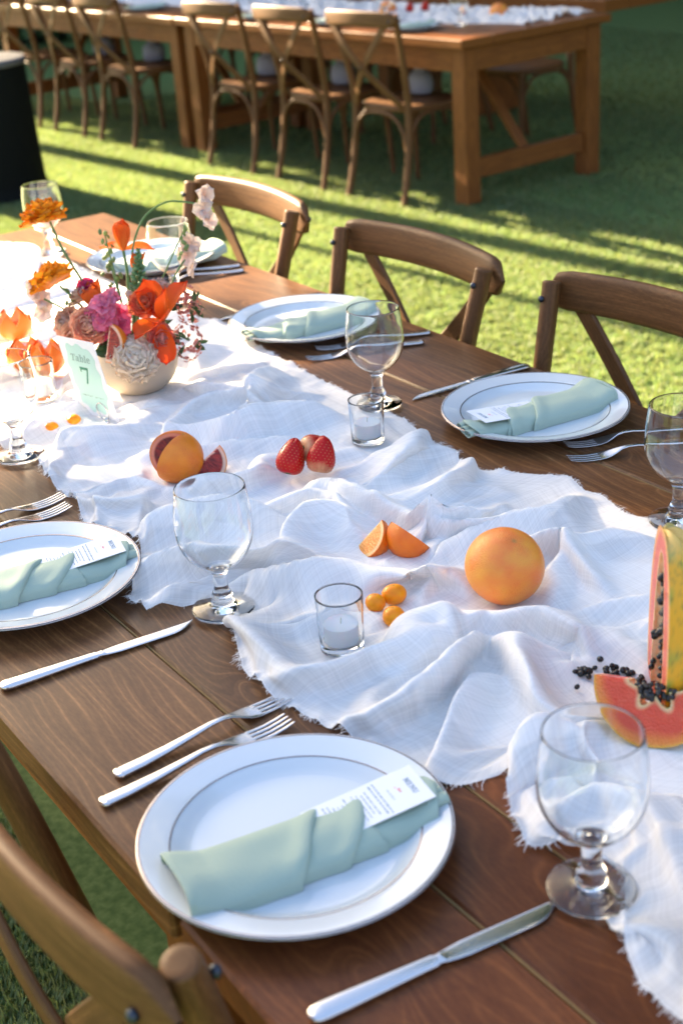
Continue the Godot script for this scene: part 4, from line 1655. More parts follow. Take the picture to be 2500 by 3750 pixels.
func make_strawberry(label: String, at: Vector3, tip: Vector3, pale: float, sd: int, leafy: bool) -> void:
	# grows along its own y from the stalk end (0) to the tip
	var t := thing("strawberry", label, "strawberry", at, 0.0, "strawberries on the runner")
	var xf := along(Vector3.ZERO, tip)
	t.basis = xf.basis.scaled(Vector3(1.15, 1.15, 1.15))
	var n := soft_noise(sd)
	var L := 0.044
	var prof := smooth(PackedVector2Array([Vector2(0, 0.002), Vector2(0.008, 0.0), Vector2(0.0145, 0.004), Vector2(0.0175, 0.012), Vector2(0.0165, 0.022), Vector2(0.0125, 0.032), Vector2(0.0075, 0.040), Vector2(0.003, 0.0435), Vector2(0, L)]), 4)
	var b := MB.new()
	var pts := PackedVector3Array()
	var us := PackedVector2Array()
	var cs := PackedColorArray()
	var seg := 40
	for i in seg + 1:
		var a := TAU * i / seg
		for q in prof:
			var d := Vector3(cos(a) * q.x, q.y, sin(a) * q.x)
			d *= 1.0 + 0.05 * n.get_noise_3d(cos(a), q.y * 40.0, sin(a))
			pts.append(d)
			us.append(Vector2(a, q.y))
			var w := clampf((pale * 0.03 - q.y) / 0.012 + 0.6 * n.get_noise_3d(cos(a) * 1.3, q.y * 60.0, sin(a) * 1.3), 0.0, 1.0)
			cs.append(Color(0.44, 0.006, 0.005).lerp(Color(0.74, 0.40, 0.20), w))
	b.grid(pts, seg + 1, prof.size(), us, cs, true, true)
	var berry := obj("flesh", b, M.berry, t)
	var s := MB.new()
	for ring in 11:
		var y := 0.004 + 0.0034 * ring
		var rr := 0.0
		for k in prof.size() - 1:
			if y >= prof[k].y and y <= prof[k + 1].y and k > 3:
				rr = lerpf(prof[k].x, prof[k + 1].x, (y - prof[k].y) / maxf(1e-5, prof[k + 1].y - prof[k].y))
		var cnt := int(maxf(3.0, rr * TAU / 0.0052))
		for m in cnt:
			var a := TAU * (m + 0.5 * (ring % 2)) / cnt
			s.ball(Vector3(cos(a) * rr * 1.0, y, sin(a) * rr * 1.0), Vector3(0.0005, 0.0008, 0.0005), Basis.IDENTITY, 6, 4)
	obj("seeds", s, M.achene, berry).set_meta("kind", "stuff")
	if leafy:
		for k in 7:
			var g := MB.new()
			var a := TAU * k / 7.0
			g.petal(Transform3D(Basis(Vector3.UP, a), Vector3.ZERO) * Transform3D(Basis(Vector3(1, 0, 0), 1.1), Vector3(0, -0.0005, 0.001)), 0.014, 0.0065, 0.3, 0.9, 0.0006, Color(0.05, 0.12, 0.025), Color(0.10, 0.20, 0.05), 1.0, 5, 5)
			obj("leaf", g, M.green, t)


func fruit() -> void:
	var ora := [Color(0.80, 0.235, 0.012), Color(0.72, 0.155, 0.008)]
	# grapefruit
	var t := thing("grapefruit", "whole round orange pink grapefruit in the middle of the runner", "grapefruit", Vector3(-1.090, TOP + 0.0035 + 0.042, -0.915))
	t.basis = Basis(TC, -0.25) * Basis(RT, 0.35)
	var b := MB.new()
	peel(b, Vector3(0.0462, 0.0435, 0.0462), 0, TAU, Color(0.88, 0.37, 0.045), Color(0.84, 0.21, 0.035), 5, 0.035)
	obj("peel", b, M.peel, t)
	var sc := MB.new()
	sc.ball(Vector3(0, 0.0412, 0), Vector3(0.0028, 0.0008, 0.0028))
	obj("stalk_scar", sc, mat(lin(0.25, 0.17, 0.06), 0.8), t)
	# cut blood orange
	var gap := (-RT * 0.92 + TC * 0.39).normalized()
	t = thing("blood_orange", "orange with a gash showing dark red flesh, left of the strawberries", "blood orange", Vector3(-1.667, TOP + 0.036, -0.795))
	t.basis = Basis(TC, -0.38) * Basis(Vector3.UP, facing(gap))
	b = MB.new()
	var R := Vector3(0.0395, 0.0375, 0.0395)
	peel(b, R, 0.56, TAU - 0.56, ora[0], ora[1], 9, 0.02)
	obj("peel", b, M.peel, t)
	var f := MB.new()
	var blood := [Color(0.30, 0.012, 0.010), Color(0.09, 0.004, 0.006)]
	cut_face(f, R * 0.995, 0.56, ora[0], Color(0.75, 0.25, 0.15), blood[0], blood[1], false, 3)
	cut_face(f, R * 0.995, -0.56, ora[0], Color(0.75, 0.25, 0.15), blood[0], blood[1], true, 4)
	obj("flesh", f, M.flesh, t)
	var bc := [ora[0], ora[1], Color(0.78, 0.50, 0.36), Color(0.42, 0.03, 0.02), Color(0.15, 0.006, 0.008)]
	make_wedge("blood_orange_wedge", "small wedge of blood orange with dark red pulp, right of the cut orange", "orange wedge", "", Vector3(0.036, 0.032, 0.036), 1.25, Vector3(-1.648, TOP + 0.027, -0.828), Basis(TC, -0.45) * Basis(Vector3.UP, facing(RT * 0.75 - TC * 0.35)) * Basis(Vector3(0, 0, 1), -0.5), bc, 12)
	# strawberries
	make_strawberry("left strawberry, deep red and upright, lying against the others", Vector3(-1.537, TOP + 0.020, -0.900), Vector3(0, 1, 0) * 0.75 + RT * 0.25 - TC * 0.45, -1.0, 2, true)
	make_strawberry("right strawberry with a pale shoulder and pointed tip", Vector3(-1.510, TOP + 0.020, -0.935), Vector3(0, 1, 0) * 0.85 + RT * 0.2 - TC * 0.35, 0.38, 3, false)
	make_strawberry("strawberry behind the other two, orange red, with green leaves", Vector3(-1.546, TOP + 0.046, -0.933), Vector3(0, -0.25, 0) + RT * 0.7 - TC * 0.4, 0.4, 4, true)
	# mandarin wedges
	var mc := [Color(0.84, 0.20, 0.008), Color(0.78, 0.14, 0.006), Color(0.82, 0.48, 0.2), Color(0.78, 0.22, 0.02), Color(0.84, 0.34, 0.06)]
	make_wedge("mandarin_wedge", "left mandarin wedge, cut pulp side up, left of the grapefruit", "mandarin wedge", "mandarin wedges", Vector3(0.032, 0.029, 0.032), 1.9, Vector3(-1.306, TOP + 0.018, -0.872), Basis(TC, -0.75) * Basis(Vector3.UP, facing(RT * 0.85 + TC * 0.2)), mc, 21)
	make_wedge("mandarin_wedge", "right mandarin wedge, peel side towards the camera, nearer the grapefruit", "mandarin wedge", "mandarin wedges", Vector3(0.032, 0.030, 0.032), 1.7, Vector3(-1.266, TOP + 0.022, -0.910), Basis(TC, 0.85) * Basis(Vector3.UP, facing(TC * 0.9 - RT * 0.45)), mc, 25)
	# little yellow fruits
	var yc := [Color(0.86, 0.33, 0.012), Color(0.80, 0.22, 0.008)]
	var ks := [[Vector3(-1.168, TOP + 0.0125, -0.785), 0.0105, "little yellow fruit nearest the votive glass, left of its pair"], [Vector3(-1.168, TOP + 0.0135, -0.812), 0.0122, "little yellow fruit at the back of the three by the votive glass"], [Vector3(-1.128, TOP + 0.0125, -0.782), 0.0118, "little yellow fruit in front of the other two by the votive glass"], [Vector3(-1.958, TOP + 0.0125, -0.726), 0.0115, "little yellow fruit below the table card at left"], [Vector3(-1.966, TOP + 0.012, -0.768), 0.0105, "little yellow fruit half hidden in the cloth under the table card"]]
	for k in ks.size():
		t = thing("golden_berry", ks[k][2], "golden berry", ks[k][0], k * 1.3, "little yellow fruits on the runner")
		b = MB.new()
		peel(b, Vector3(1.24, 1.0, 1.1) * ks[k][1], 0, TAU, yc[0], yc[1], 40 + k, 0.06, false, 28, 18)
		obj("skin", b, M.berry, t)
	# orange halves with zigzag rims at the left
	var zs := [[Vector3(-2.452, TOP + 0.006, -0.872), "zigzag cut orange half at the left edge, beside the flowers", 0.3], [Vector3(-2.222, TOP + 0.006, -0.838), "zigzag cut orange half behind the left edge goblet, left of the table card", 1.2], [Vector3(-2.262, TOP + 0.006, -0.815), "orange peel piece behind the left edge goblet, nearer the edge of the picture", 2.2]]
	for q in zs:
		t = thing("zigzag_orange_half", q[1], "cut orange", q[0], q[2], "cut orange halves at the left")
		b = MB.new()
		f = MB.new()
		var pts := PackedVector3Array()
		var pin := PackedVector3Array()
		var us := PackedVector2Array()
		var cs := PackedColorArray()
		var ci := PackedColorArray()
		var rr := 0.034
		for i in 61:
			var a := TAU * i / 60
			var zz := absf(fmod(a / TAU * 6.0, 1.0) - 0.5) * 2.0
			var top := lerpf(0.05, 0.85, zz)
			for j in 17:
				var la := lerpf(-PI / 2, top, j / 16.0)
				var d := Vector3(cos(a) * cos(la), sin(la), sin(a) * cos(la))
				pts.append(d * rr + Vector3(0, rr, 0))
				pin.append(d * rr * 0.87 + Vector3(0, rr, 0))
				us.append(Vector2(a, la) * rr)
				cs.append(ora[0].lerp(ora[1], 0.5 + 0.5 * sin(a * 2.0)))
				ci.append(Color(0.80, 0.50, 0.28) if la > -0.15 else Color(0.55, 0.10, 0.03))
		b.grid(pts, 61, 17, us, cs, true, true)
		f.grid(pin, 61, 17, us, ci, false, true)
		obj("peel", b, M.peel, t)
		obj("pith", f, M.flesh, t)
	# papaya half standing on its cut end
	var n := soft_noise(3)
	var ax := (-RT * 0.998 - TC * 0.05).normalized()
	t = thing("papaya_half", "tall yellow green papaya half standing on end at the right edge", "papaya", Vector3(-0.832, TOP + 0.004, -0.893), facing(ax))
	t.basis = Basis(RT, -0.03) * Basis(TC, -0.02) * t.basis
	var prof := smooth(PackedVector2Array([Vector2(0.053, 0.0), Vector2(0.0585, 0.03), Vector2(0.060, 0.07), Vector2(0.0565, 0.11), Vector2(0.048, 0.145), Vector2(0.036, 0.168), Vector2(0.024, 0.181), Vector2(0.012, 0.187), Vector2(0.0, 0.186)]), 9)
	b = MB.new()
	var pts := PackedVector3Array()
	var us := PackedVector2Array()
	var cs := PackedColorArray()
	var seg := 90
	for i in seg + 1:
		var a := PI / 2 + PI * i / seg
		for q in prof:
			var k := 1.0 + 0.02 * cos(a * 5.0) * smoothstep(0.1, 0.18, q.y)
			var d := Vector3(cos(a) * q.x * k, q.y + 0.003 * cos(a * 6.0) * smoothstep(0.15, 0.18, q.y), sin(a) * q.x * k)
			pts.append(d)
			us.append(Vector2(a * 0.06, q.y))
			var g := clampf(0.26 + 1.9 * n.get_noise_3d(d.x * 34.0, d.y * 22.0, d.z * 34.0), 0.0, 1.0)
			var c := Color(0.78, 0.38, 0.015).lerp(Color(0.34, 0.33, 0.04), g)
			var sp := n.get_noise_3d(d.x * 130.0, d.y * 110.0, d.z * 130.0)
			if sp > 0.2:
				c = c.lerp(Color(0.14, 0.13, 0.02), 0.55 * g + 0.25)
			cs.append(c.lerp(Color(0.66, 0.50, 0.18), smoothstep(0.165, 0.185, q.y) * 0.6))
	b.grid(pts, seg + 1, prof.size(), us, cs, true)
	var skin_m := mat(Color(1, 1, 1), 0.42, 0.0, true)
	obj("skin", b, skin_m, t)
	# cut rim, cavity
	f = MB.new()
	var inner := func(q: Vector2) -> Vector3:
		var k := clampf((q.y - 0.004) / 0.15, 0.0, 1.0)
		return Vector3(0, lerpf(0.002, 0.162, clampf(q.y / 0.187, 0, 1)), q.x * lerpf(0.56, 0.40, k))
	for s in [-1.0, 1.0]:
		var rp := PackedVector3Array()
		var rc := PackedColorArray()
		var ru := PackedVector2Array()
		for q in prof:
			for k in 7:
				var u := k / 6.0
				var o := Vector3(0.0, q.y, q.x)
				var p: Vector3 = o.lerp(inner.call(q), u)
				rp.append(Vector3(p.x + 0.001 * u * (1.0 - u), p.y, p.z * s))
				ru.append(Vector2(p.z, p.y))
				rc.append(Color(0.86, 0.42, 0.10).lerp(Color(0.74, 0.13, 0.055), smoothstep(0.05, 0.4, u)).lerp(Color(0.85, 0.46, 0.2), smoothstep(0.82, 1.0, u)))
		f.grid(rp, prof.size(), 7, ru, rc, s < 0.0)
	var cp := PackedVector3Array()
	var cc := PackedColorArray()
	var cu := PackedVector2Array()
	for i in 21:
		var a := PI / 2 + PI * i / 20
		for q in prof:
			var w: Vector3 = inner.call(q)
			cp.append(Vector3(cos(a) * w.z * 0.55, w.y, sin(a) * w.z))
			cu.append(Vector2(a, q.y))
			cc.append(Color(0.82, 0.42, 0.16).lerp(Color(0.86, 0.68, 0.42), clampf(0.5 + n.get_noise_3d(a * 3.0, q.y * 60.0, 0), 0, 1)))
	f.grid(cp, 21, prof.size(), cu, cc, false)
	var bot := []
	for i in 21:
		var a := PI / 2 + PI * i / 20
		bot.append(Vector3(cos(a) * 0.053, 0.0, sin(a) * 0.053))
	f.tint = Color(0.74, 0.13, 0.055)
	f.face(bot, Vector3(0, 0.1, 0))
	obj("flesh", f, M.flesh, t)
	var r := RandomNumberGenerator.new()
	r.seed = 9
	var sd := MB.new()
	for k in 60:
		var y := r.randf_range(0.012, 0.135)
		var w := 0.026 * (1.0 - 0.4 * y / 0.15)
		var z := r.randf_range(-1, 1) * w
		var x := -0.55 * sqrt(maxf(0.0, w * w - z * z)) + 0.0035
		sd.ball(Vector3(x * r.randf_range(0.75, 1.0), y, z), Vector3(0.0036, 0.0044, 0.0036) * r.randf_range(0.75, 1.15), Basis(Vector3(r.randf(), r.randf(), r.randf()).normalized(), r.randf() * 6.0), 10, 7)
	obj("seeds", sd, M.seed, t).set_meta("kind", "stuff")
	var ss := MB.new()
	ss.ball(Vector3(-0.010, 0.185, 0.004), Vector3(0.009, 0.0035, 0.007))
	obj("stalk_end", ss, mat(lin(0.32, 0.30, 0.12), 0.7), t)
	# papaya slice
	var ex := (RT * 0.93 + TC * 0.36).normalized()
	var ed := (TC * 0.52 - Vector3.UP * 0.86)
	ed = (ed - ex * ed.dot(ex)).normalized()
	var en := ed.cross(ex)
	t = thing("papaya_slice", "half round slice of papaya with red flesh and black seeds, leaning by the papaya half", "papaya slice", Vector3(-0.792, TOP + 0.058, -0.852))
	t.basis = Basis(ex, ed, ex.cross(ed))
	var face_z := 1.0 if ex.cross(ed).dot(TC + Vector3.UP * 0.5) > 0.0 else -1.0
	b = MB.new()
	f = MB.new()
	var RR := 0.061
	var th := 0.034
	var np := PackedVector3Array()
	var nc := PackedColorArray()
	var nu2 := PackedVector2Array()
	var sp2 := PackedVector3Array()
	var su := PackedVector2Array()
	var scol := PackedColorArray()
	for i in 41:
		var a := PI * i / 40
		var notch := 0.30 + 0.10 * cos(a * 6.0) + 0.05 * absf(cos(a))
		for k in 12:
			var u := k / 11.0
			var rr2 := RR * lerpf(notch, 1.0, u)
			np.append(Vector3(cos(a) * rr2, sin(a) * rr2 * 1.02, face_z * 0.0))
			nu2.append(Vector2(cos(a) * rr2, sin(a) * rr2))
			var c := Color(0.84, 0.62, 0.30).lerp(Color(0.70, 0.075, 0.03), smoothstep(0.02, 0.16, u))
			c = c.lerp(Color(0.82, 0.24, 0.035), smoothstep(0.62, 0.9, u)).lerp(Color(0.84, 0.42, 0.05), smoothstep(0.9, 1.0, u))
			nc.append(c.lerp(Color(0.85, 0.25, 0.12), 0.25 * clampf(n.get_noise_3d(cos(a) * rr2 * 60.0, sin(a) * rr2 * 60.0, 1.0), 0, 1)))
		for k in 4:
			var u := k / 3.0
			sp2.append(Vector3(cos(a) * RR * (1.0 - 0.05 * u), sin(a) * RR * 1.02 * (1.0 - 0.05 * u), -face_z * th * u))
			su.append(Vector2(a * RR, u * th))
			scol.append(Color(0.70, 0.36, 0.03).lerp(Color(0.34, 0.32, 0.05), clampf(0.4 + 1.4 * n.get_noise_3d(a * 2.0, u * 2.0, 4.0), 0, 1)))
	f.grid(np, 41, 12, nu2, nc, true)
	var back := PackedVector3Array()
	for p in np:
		back.append(Vector3(p.x * 0.95, p.y * 0.95, -face_z * th))
	f.grid(back, 41, 12, nu2, nc, false)
	# walls of the notch and the straight edge
	for e in [[0, 12, 0], [40, 12, 0]]:
		var wp := PackedVector3Array()
		var wc := PackedColorArray()
		var wu := PackedVector2Array()
		for k in 12:
			for m in 2:
				wp.append(np[e[0] * 12 + k] if m == 0 else back[e[0] * 12 + k])
				wc.append(nc[e[0] * 12 + k])
				wu.append(Vector2(k * 0.004, m * th))
		f.grid(wp, 12, 2, wu, wc)
	var wp2 := PackedVector3Array()
	var wc2 := PackedColorArray()
	var wu2 := PackedVector2Array()
	for i in 41:
		wp2.append(np[i * 12])
		wp2.append(back[i * 12])
		wc2.append(Color(0.85, 0.60, 0.30))
		wc2.append(Color(0.80, 0.45, 0.18))
		wu2.append(Vector2(i * 0.003, 0))
		wu2.append(Vector2(i * 0.003, th))
	f.grid(wp2, 41, 2, wu2, wc2)
	b.grid(sp2, 41, 4, su, scol)
	obj("flesh", f, M.flesh, t)
	obj("skin", b, skin_m, t)
	sd = MB.new()
	for k in 34:
		var a := r.randf_range(0.15, PI - 0.15)
		var q := RR * 0.27 * sqrt(r.randf())
		sd.ball(Vector3(cos(a) * q * 1.2, sin(a) * q + 0.001, face_z * r.randf_range(-0.006, 0.0015)), Vector3(0.0031, 0.0037, 0.0031) * r.randf_range(0.78, 1.15), Basis(Vector3(r.randf(), r.randf(), r.randf()).normalized(), r.randf() * 6.0), 10, 7)
	obj("seeds", sd, M.seed, t).set_meta("kind", "stuff")
	# loose seeds
	var cl := [[Vector3(-0.908, TOP + 0.006, -0.868), 15, 0.0105, "small heap of black papaya seeds, the left one"], [Vector3(-0.886, TOP + 0.006, -0.893), 34, 0.0165, "larger heap of black papaya seeds against the papaya half"], [Vector3(-0.893, TOP + 0.0055, -0.843), 1, 0.0, "single black papaya seed in front of the small heap"], [Vector3(-0.912, TOP + 0.0055, -0.894), 1, 0.0, "single black papaya seed between the two heaps"]]
	for q in cl:
		t = thing("papaya_seeds" if q[1] > 1 else "papaya_seed", q[3], "papaya seeds", q[0])
		sd = MB.new()
		for k in q[1]:
			var a := r.randf() * TAU
			var d: float = q[2] * sqrt(r.randf())
			var p := Vector3(cos(a) * d, 0.0042 * maxf(0.0, 1.0 - d / maxf(0.001, q[2])) * r.randf_range(0.3, 1.5), sin(a) * d)
			if q[1] > 20:
				p += (RT * 0.6 + TC * 0.8).normalized() * r.randf_range(-0.014, 0.028)
			sd.ball(p, Vector3(0.0031, 0.0037, 0.0031) * r.randf_range(0.78, 1.15), Basis(Vector3(r.randf(), r.randf(), r.randf()).normalized(), r.randf() * 6.0), 10, 7)
		var so := obj("seeds" if q[1] > 1 else "seed", sd, M.seed, t)
		if q[1] > 1:
			so.set_meta("kind", "stuff")
	# slice of blood orange stuck in front of the flowers
	var so2 := make_wedge("blood_orange_slice", "dark blood orange slice leaning in the bowl between the card and the white carnation", "orange slice", "", Vector3(0.034, 0.034, 0.034), 0.5, Vector3(-2.012, 0.868, -0.865), Basis(TC, -0.25) * Basis(Vector3.UP, facing(RT * 0.75 + TC * 0.3)), bc, 15)
	so2.scale = Vector3.ONE


# ------------------------------------------------------------------ flowers
func pf(c: Vector3, d: Vector3, az: float, inc: float, r0 := 0.0) -> Transform3D:
	var ux := d.cross(Vector3(0.3, 0.2, 0.9)).normalized()
	var uz := d.cross(ux)
	var rad := ux * cos(az) + uz * sin(az)
	var y := d * cos(inc) + rad * sin(inc)
	var z := -rad * cos(inc) + d * sin(inc)
	return Transform3D(Basis(y.cross(z), y, z), c + rad * r0)


func bloom(b: MB, c: Vector3, d: Vector3, R: float, layers: int, n0: int, inc0: float, inc1: float, curl: float, wide: float, ruf: float, c0: Color, c1: Color, r: RandomNumberGenerator, grow := 0.82) -> void:
	for L in layers:
		var t := float(L) / maxf(1.0, layers - 1)
		var n := n0 + L
		for k in n:
			var az := TAU * (k + 0.5 * (L % 2)) / n + r.randf_range(-0.2, 0.2)
			var inc := lerpf(inc0, inc1, t) + r.randf_range(-0.1, 0.1)
			var l := R * lerpf(grow, 1.0, t) * r.randf_range(0.88, 1.1)
			var v := r.randf_range(0.85, 1.12)
			b.petal(pf(c, d, az, inc, R * 0.06 * t), l, l * wide, 0.35, curl * r.randf_range(0.7, 1.2), ruf, c0 * v, c1 * v, 0.75, 5, 7, r.randf() * 6.0)


func stem(t: Node3D, pts: Array, rad: float) -> void:
	var b := MB.new()
	var p := PackedVector3Array()
	for q in pts:
		p.append(q - t.position)
	p = curve(p, 6)
	b.tube(p, fan(p.size(), func(u): return rad * lerpf(1.15, 0.9, u)), 8)
	obj("stem", b, M.stem, t)


func flower(called: String, label: String, cat: String, at: Vector3) -> Node3D:
	return thing(called, label, cat, at)


func flowers() -> void:
	var r := RandomNumberGenerator.new()
	r.seed = 19
	var base := Vector3(-2.05, TOP + 0.0035, -0.93)
	var t := thing("flower_bowl", "round beige ceramic bowl holding the flowers", "bowl", base)
	var b := MB.new()
	b.lathe(smooth(PackedVector2Array([Vector2(0, 0.0015), Vector2(0.034, 0.001), Vector2(0.039, 0.0), Vector2(0.045, 0.004), Vector2(0.058, 0.017), Vector2(0.0665, 0.036), Vector2(0.0685, 0.054), Vector2(0.0665, 0.071), Vector2(0.0648, 0.0765), Vector2(0.0625, 0.0775), Vector2(0.0615, 0.075), Vector2(0.063, 0.055), Vector2(0.058, 0.032), Vector2(0.04, 0.012), Vector2(0, 0.008)]), 5), 64)
	obj("body", b, M.ceramic, t)
	var fo := MB.new()
	fo.ball(Vector3(0, 0.055, 0), Vector3(0.060, 0.03, 0.060))
	obj("flower_foam", fo, mat(lin(0.02, 0.035, 0.015), 0.95), t)
	var mouth := base + Vector3(0, 0.07, 0)
	var up := Vector3.UP
	# leaves filling the gaps
	var greens := flower("foliage", "dark green leaves low in the bowl between the flowers", "leaves", mouth)
	for k in 16:
		var a := TAU * k / 16.0 + r.randf_range(-0.15, 0.15)
		var d := Vector3(cos(a), r.randf_range(0.2, 0.9), sin(a)).normalized()
		var m := MB.new()
		m.petal(pf(Vector3(cos(a), 0, sin(a)) * 0.03, d, r.randf() * TAU, 0.2), r.randf_range(0.045, 0.065), 0.024, 0.3, 0.8, 0.001, Color(0.03, 0.07, 0.02), Color(0.05, 0.11, 0.03), 0.9)
		obj("leaf", m, M.green, greens)
	# orange ranunculus
	for q in [[Vector3(-2.236, 1.046, -0.878), Vector3(-0.1, 0.97, 0.1), 0.036, [Vector3(-2.085, 0.84, -0.91), Vector3(-2.119, 0.925, -0.891), Vector3(-2.178, 0.985, -0.882), Vector3(-2.212, 1.03, -0.88)], "orange ranunculus standing highest at the left on a long stem"], [Vector3(-2.165, 0.955, -0.843), Vector3(-0.5, 0.8, 0.25), 0.036, [Vector3(-2.085, 0.84, -0.9), Vector3(-2.12, 0.906, -0.873), Vector3(-2.148, 0.938, -0.853)], "orange ranunculus below the highest one, at the left of the bouquet"]]:
		t = flower("orange_ranunculus", q[4], "ranunculus", q[0])
		b = MB.new()
		bloom(b, q[1].normalized() * -0.016, q[1].normalized(), q[2] * 1.12, 10, 6, 0.08, 1.75, -0.55, 0.72, 0.0022, Color(0.96, 0.32, 0.008), Color(0.98, 0.42, 0.014), r)
		obj("petals", b, M.petal, t)
		stem(t, q[3], 0.0021)
	# coral tulips, every petal a piece of its own
	var tul := [[Vector3(-2.138, 0.975, -0.972), Vector3(0.05, 1, -0.05), 0.050, [[0.0, 0.15], [2.1, 0.22], [4.2, 0.18], [1.0, 1.45], [3.2, 1.5], [5.2, 0.35]], Color(0.92, 0.15, 0.018), "coral tulip with upright petals at the top of the bouquet", [Vector3(-2.07, 0.84, -0.93), Vector3(-2.12, 0.93, -0.965), Vector3(-2.138, 0.975, -0.972)]],
		[Vector3(-1.978, 0.893, -0.955), Vector3(0.12, 0.75, 0.35), 0.068, [[0.2, 0.55], [1.3, 0.95], [2.5, 0.6], [3.4, 0.5], [4.6, 1.15], [5.5, 0.8]], Color(0.92, 0.10, 0.015), "large red orange tulip wide open at the right of the bouquet", [Vector3(-2.03, 0.83, -0.93), Vector3(-1.985, 0.865, -0.945), Vector3(-1.978, 0.893, -0.955)]],
		[Vector3(-2.085, 0.898, -0.895), Vector3(-0.2, 0.85, 0.3), 0.052, [[0.0, 0.3], [1.1, 0.5], [2.1, 0.35], [3.2, 0.5], [4.2, 0.3], [5.2, 0.55]], Color(0.82, 0.16, 0.03), "orange tulip left of the magenta flowers", [Vector3(-2.06, 0.83, -0.91), Vector3(-2.08, 0.87, -0.9), Vector3(-2.085, 0.898, -0.895)]],
		[Vector3(-2.085, 0.945, -0.965), Vector3(0.0, 0.9, -0.2), 0.036, [[0.0, 0.2], [2.1, 0.3], [4.2, 0.25], [1.0, 0.4], [3.1, 0.4], [5.2, 0.45]], Color(0.82, 0.20, 0.03), "small orange tulip half hidden behind the green spike", [Vector3(-2.06, 0.84, -0.93), Vector3(-2.085, 0.945, -0.965)]]]
	for q in tul:
		t = flower("coral_tulip", q[5], "tulip", q[0])
		for p in q[3]:
			b = MB.new()
			b.petal(pf(Vector3.ZERO, q[1].normalized(), p[0], p[1], 0.002), q[2] * r.randf_range(0.95, 1.1), q[2] * 0.66, 0.5, -0.25 if p[1] < 0.7 else 0.35, 0.0014, (q[4] as Color).lerp(Color(0.80, 0.35, 0.05), 0.55), q[4], 0.85, 9, 9, r.randf() * 4.0)
			obj("petal", b, M.petal, t)
		b = MB.new()
		for k in 6:
			var a := TAU * k / 6.0
			b.tube(PackedVector3Array([Vector3.ZERO, (q[1].normalized() * 0.016 + Vector3(cos(a), 0, sin(a)) * 0.005)]), PackedFloat32Array([0.0012]), 5)
		obj("stamens", b, mat(lin(0.35, 0.28, 0.04), 0.7), t)
		stem(t, q[6], 0.0026)
	# the petal that hangs from the big tulip
	b = MB.new()
	b.petal(Transform3D(Basis(RT * 0.96, Vector3(0, -0.97, 0) + RT * 0.25, TC).orthonormalized(), Vector3(0.004, -0.002, 0.006) + TC * 0.012), 0.068, 0.042, 0.3, -0.3, 0.001, Color(0.93, 0.16, 0.015), Color(0.92, 0.08, 0.012), 0.8, 9, 9)
	for ch in get_children():
		if String(ch.get_meta("label", "")).begins_with("large red orange tulip"):
			obj("petal", b, M.petal, ch)
	# magenta stock
	t = flower("magenta_stock", "magenta stock with ruffled petals in the middle of the bouquet", "stock flower", Vector3(-2.035, 0.895, -0.888))
	for k in 17:
		var c := RT * r.randfn(0, 0.017) + Vector3(0, r.randf_range(-0.042, 0.034), 0) + TC * (0.014 + r.randfn(0, 0.009))
		var d := (c * 6.0 + TC * 0.5 + up * 0.3 + Vector3(r.randf_range(-0.3, 0.3), 0, r.randf_range(-0.3, 0.3))).normalized()
		b = MB.new()
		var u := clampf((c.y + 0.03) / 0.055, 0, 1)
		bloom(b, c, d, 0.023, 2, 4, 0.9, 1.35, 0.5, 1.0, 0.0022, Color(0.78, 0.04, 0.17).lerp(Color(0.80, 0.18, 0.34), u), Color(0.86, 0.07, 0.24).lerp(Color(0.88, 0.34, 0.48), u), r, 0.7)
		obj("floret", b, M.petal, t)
	t = flower("magenta_stock", "small pink magenta flower at the left behind the orange tulip", "stock flower", Vector3(-2.128, 0.937, -0.89))
	for k in 4:
		b = MB.new()
		bloom(b, Vector3(r.randfn(0, 0.008), r.randf_range(-0.01, 0.012), r.randfn(0, 0.008)), (TC * 0.6 + up).normalized(), 0.016, 2, 4, 0.8, 1.3, 0.5, 1.0, 0.002, Color(0.60, 0.03, 0.12), Color(0.74, 0.08, 0.22), r, 0.7)
		obj("floret", b, M.petal, t)
	# cream carnation
	t = flower("cream_carnation", "big cream carnation hanging over the front of the bowl", "carnation", Vector3(-1.975, 0.845, -0.893))
	b = MB.new()
	var cd := (TC * 0.85 + up * 0.45 + RT * 0.1).normalized()
	for L in 6:
		var u := L / 5.0
		var n := 6 + L * 3
		for k in n:
			var v := r.randf_range(0.9, 1.05)
			b.petal(pf(-cd * 0.012, cd, TAU * (k + r.randf() * 0.8) / n, lerpf(0.1, 1.5, u) + r.randf_range(-0.12, 0.12)), 0.043 * lerpf(0.85, 1.0, u) * r.randf_range(0.93, 1.04), 0.041, 0.2, 0.2, 0.0024, Color(0.95, 0.82, 0.60) * v, Color(0.97, 0.91, 0.80) * v, 0.5, 7, 9, r.randf() * 9.0)
	obj("petals", b, M.petal, t)
	b = MB.new()
	b.tint = Color(0.94, 0.84, 0.68)
	b.ball(cd * -0.003, Vector3(0.023, 0.023, 0.023))
	obj("heart", b, M.petal, t)
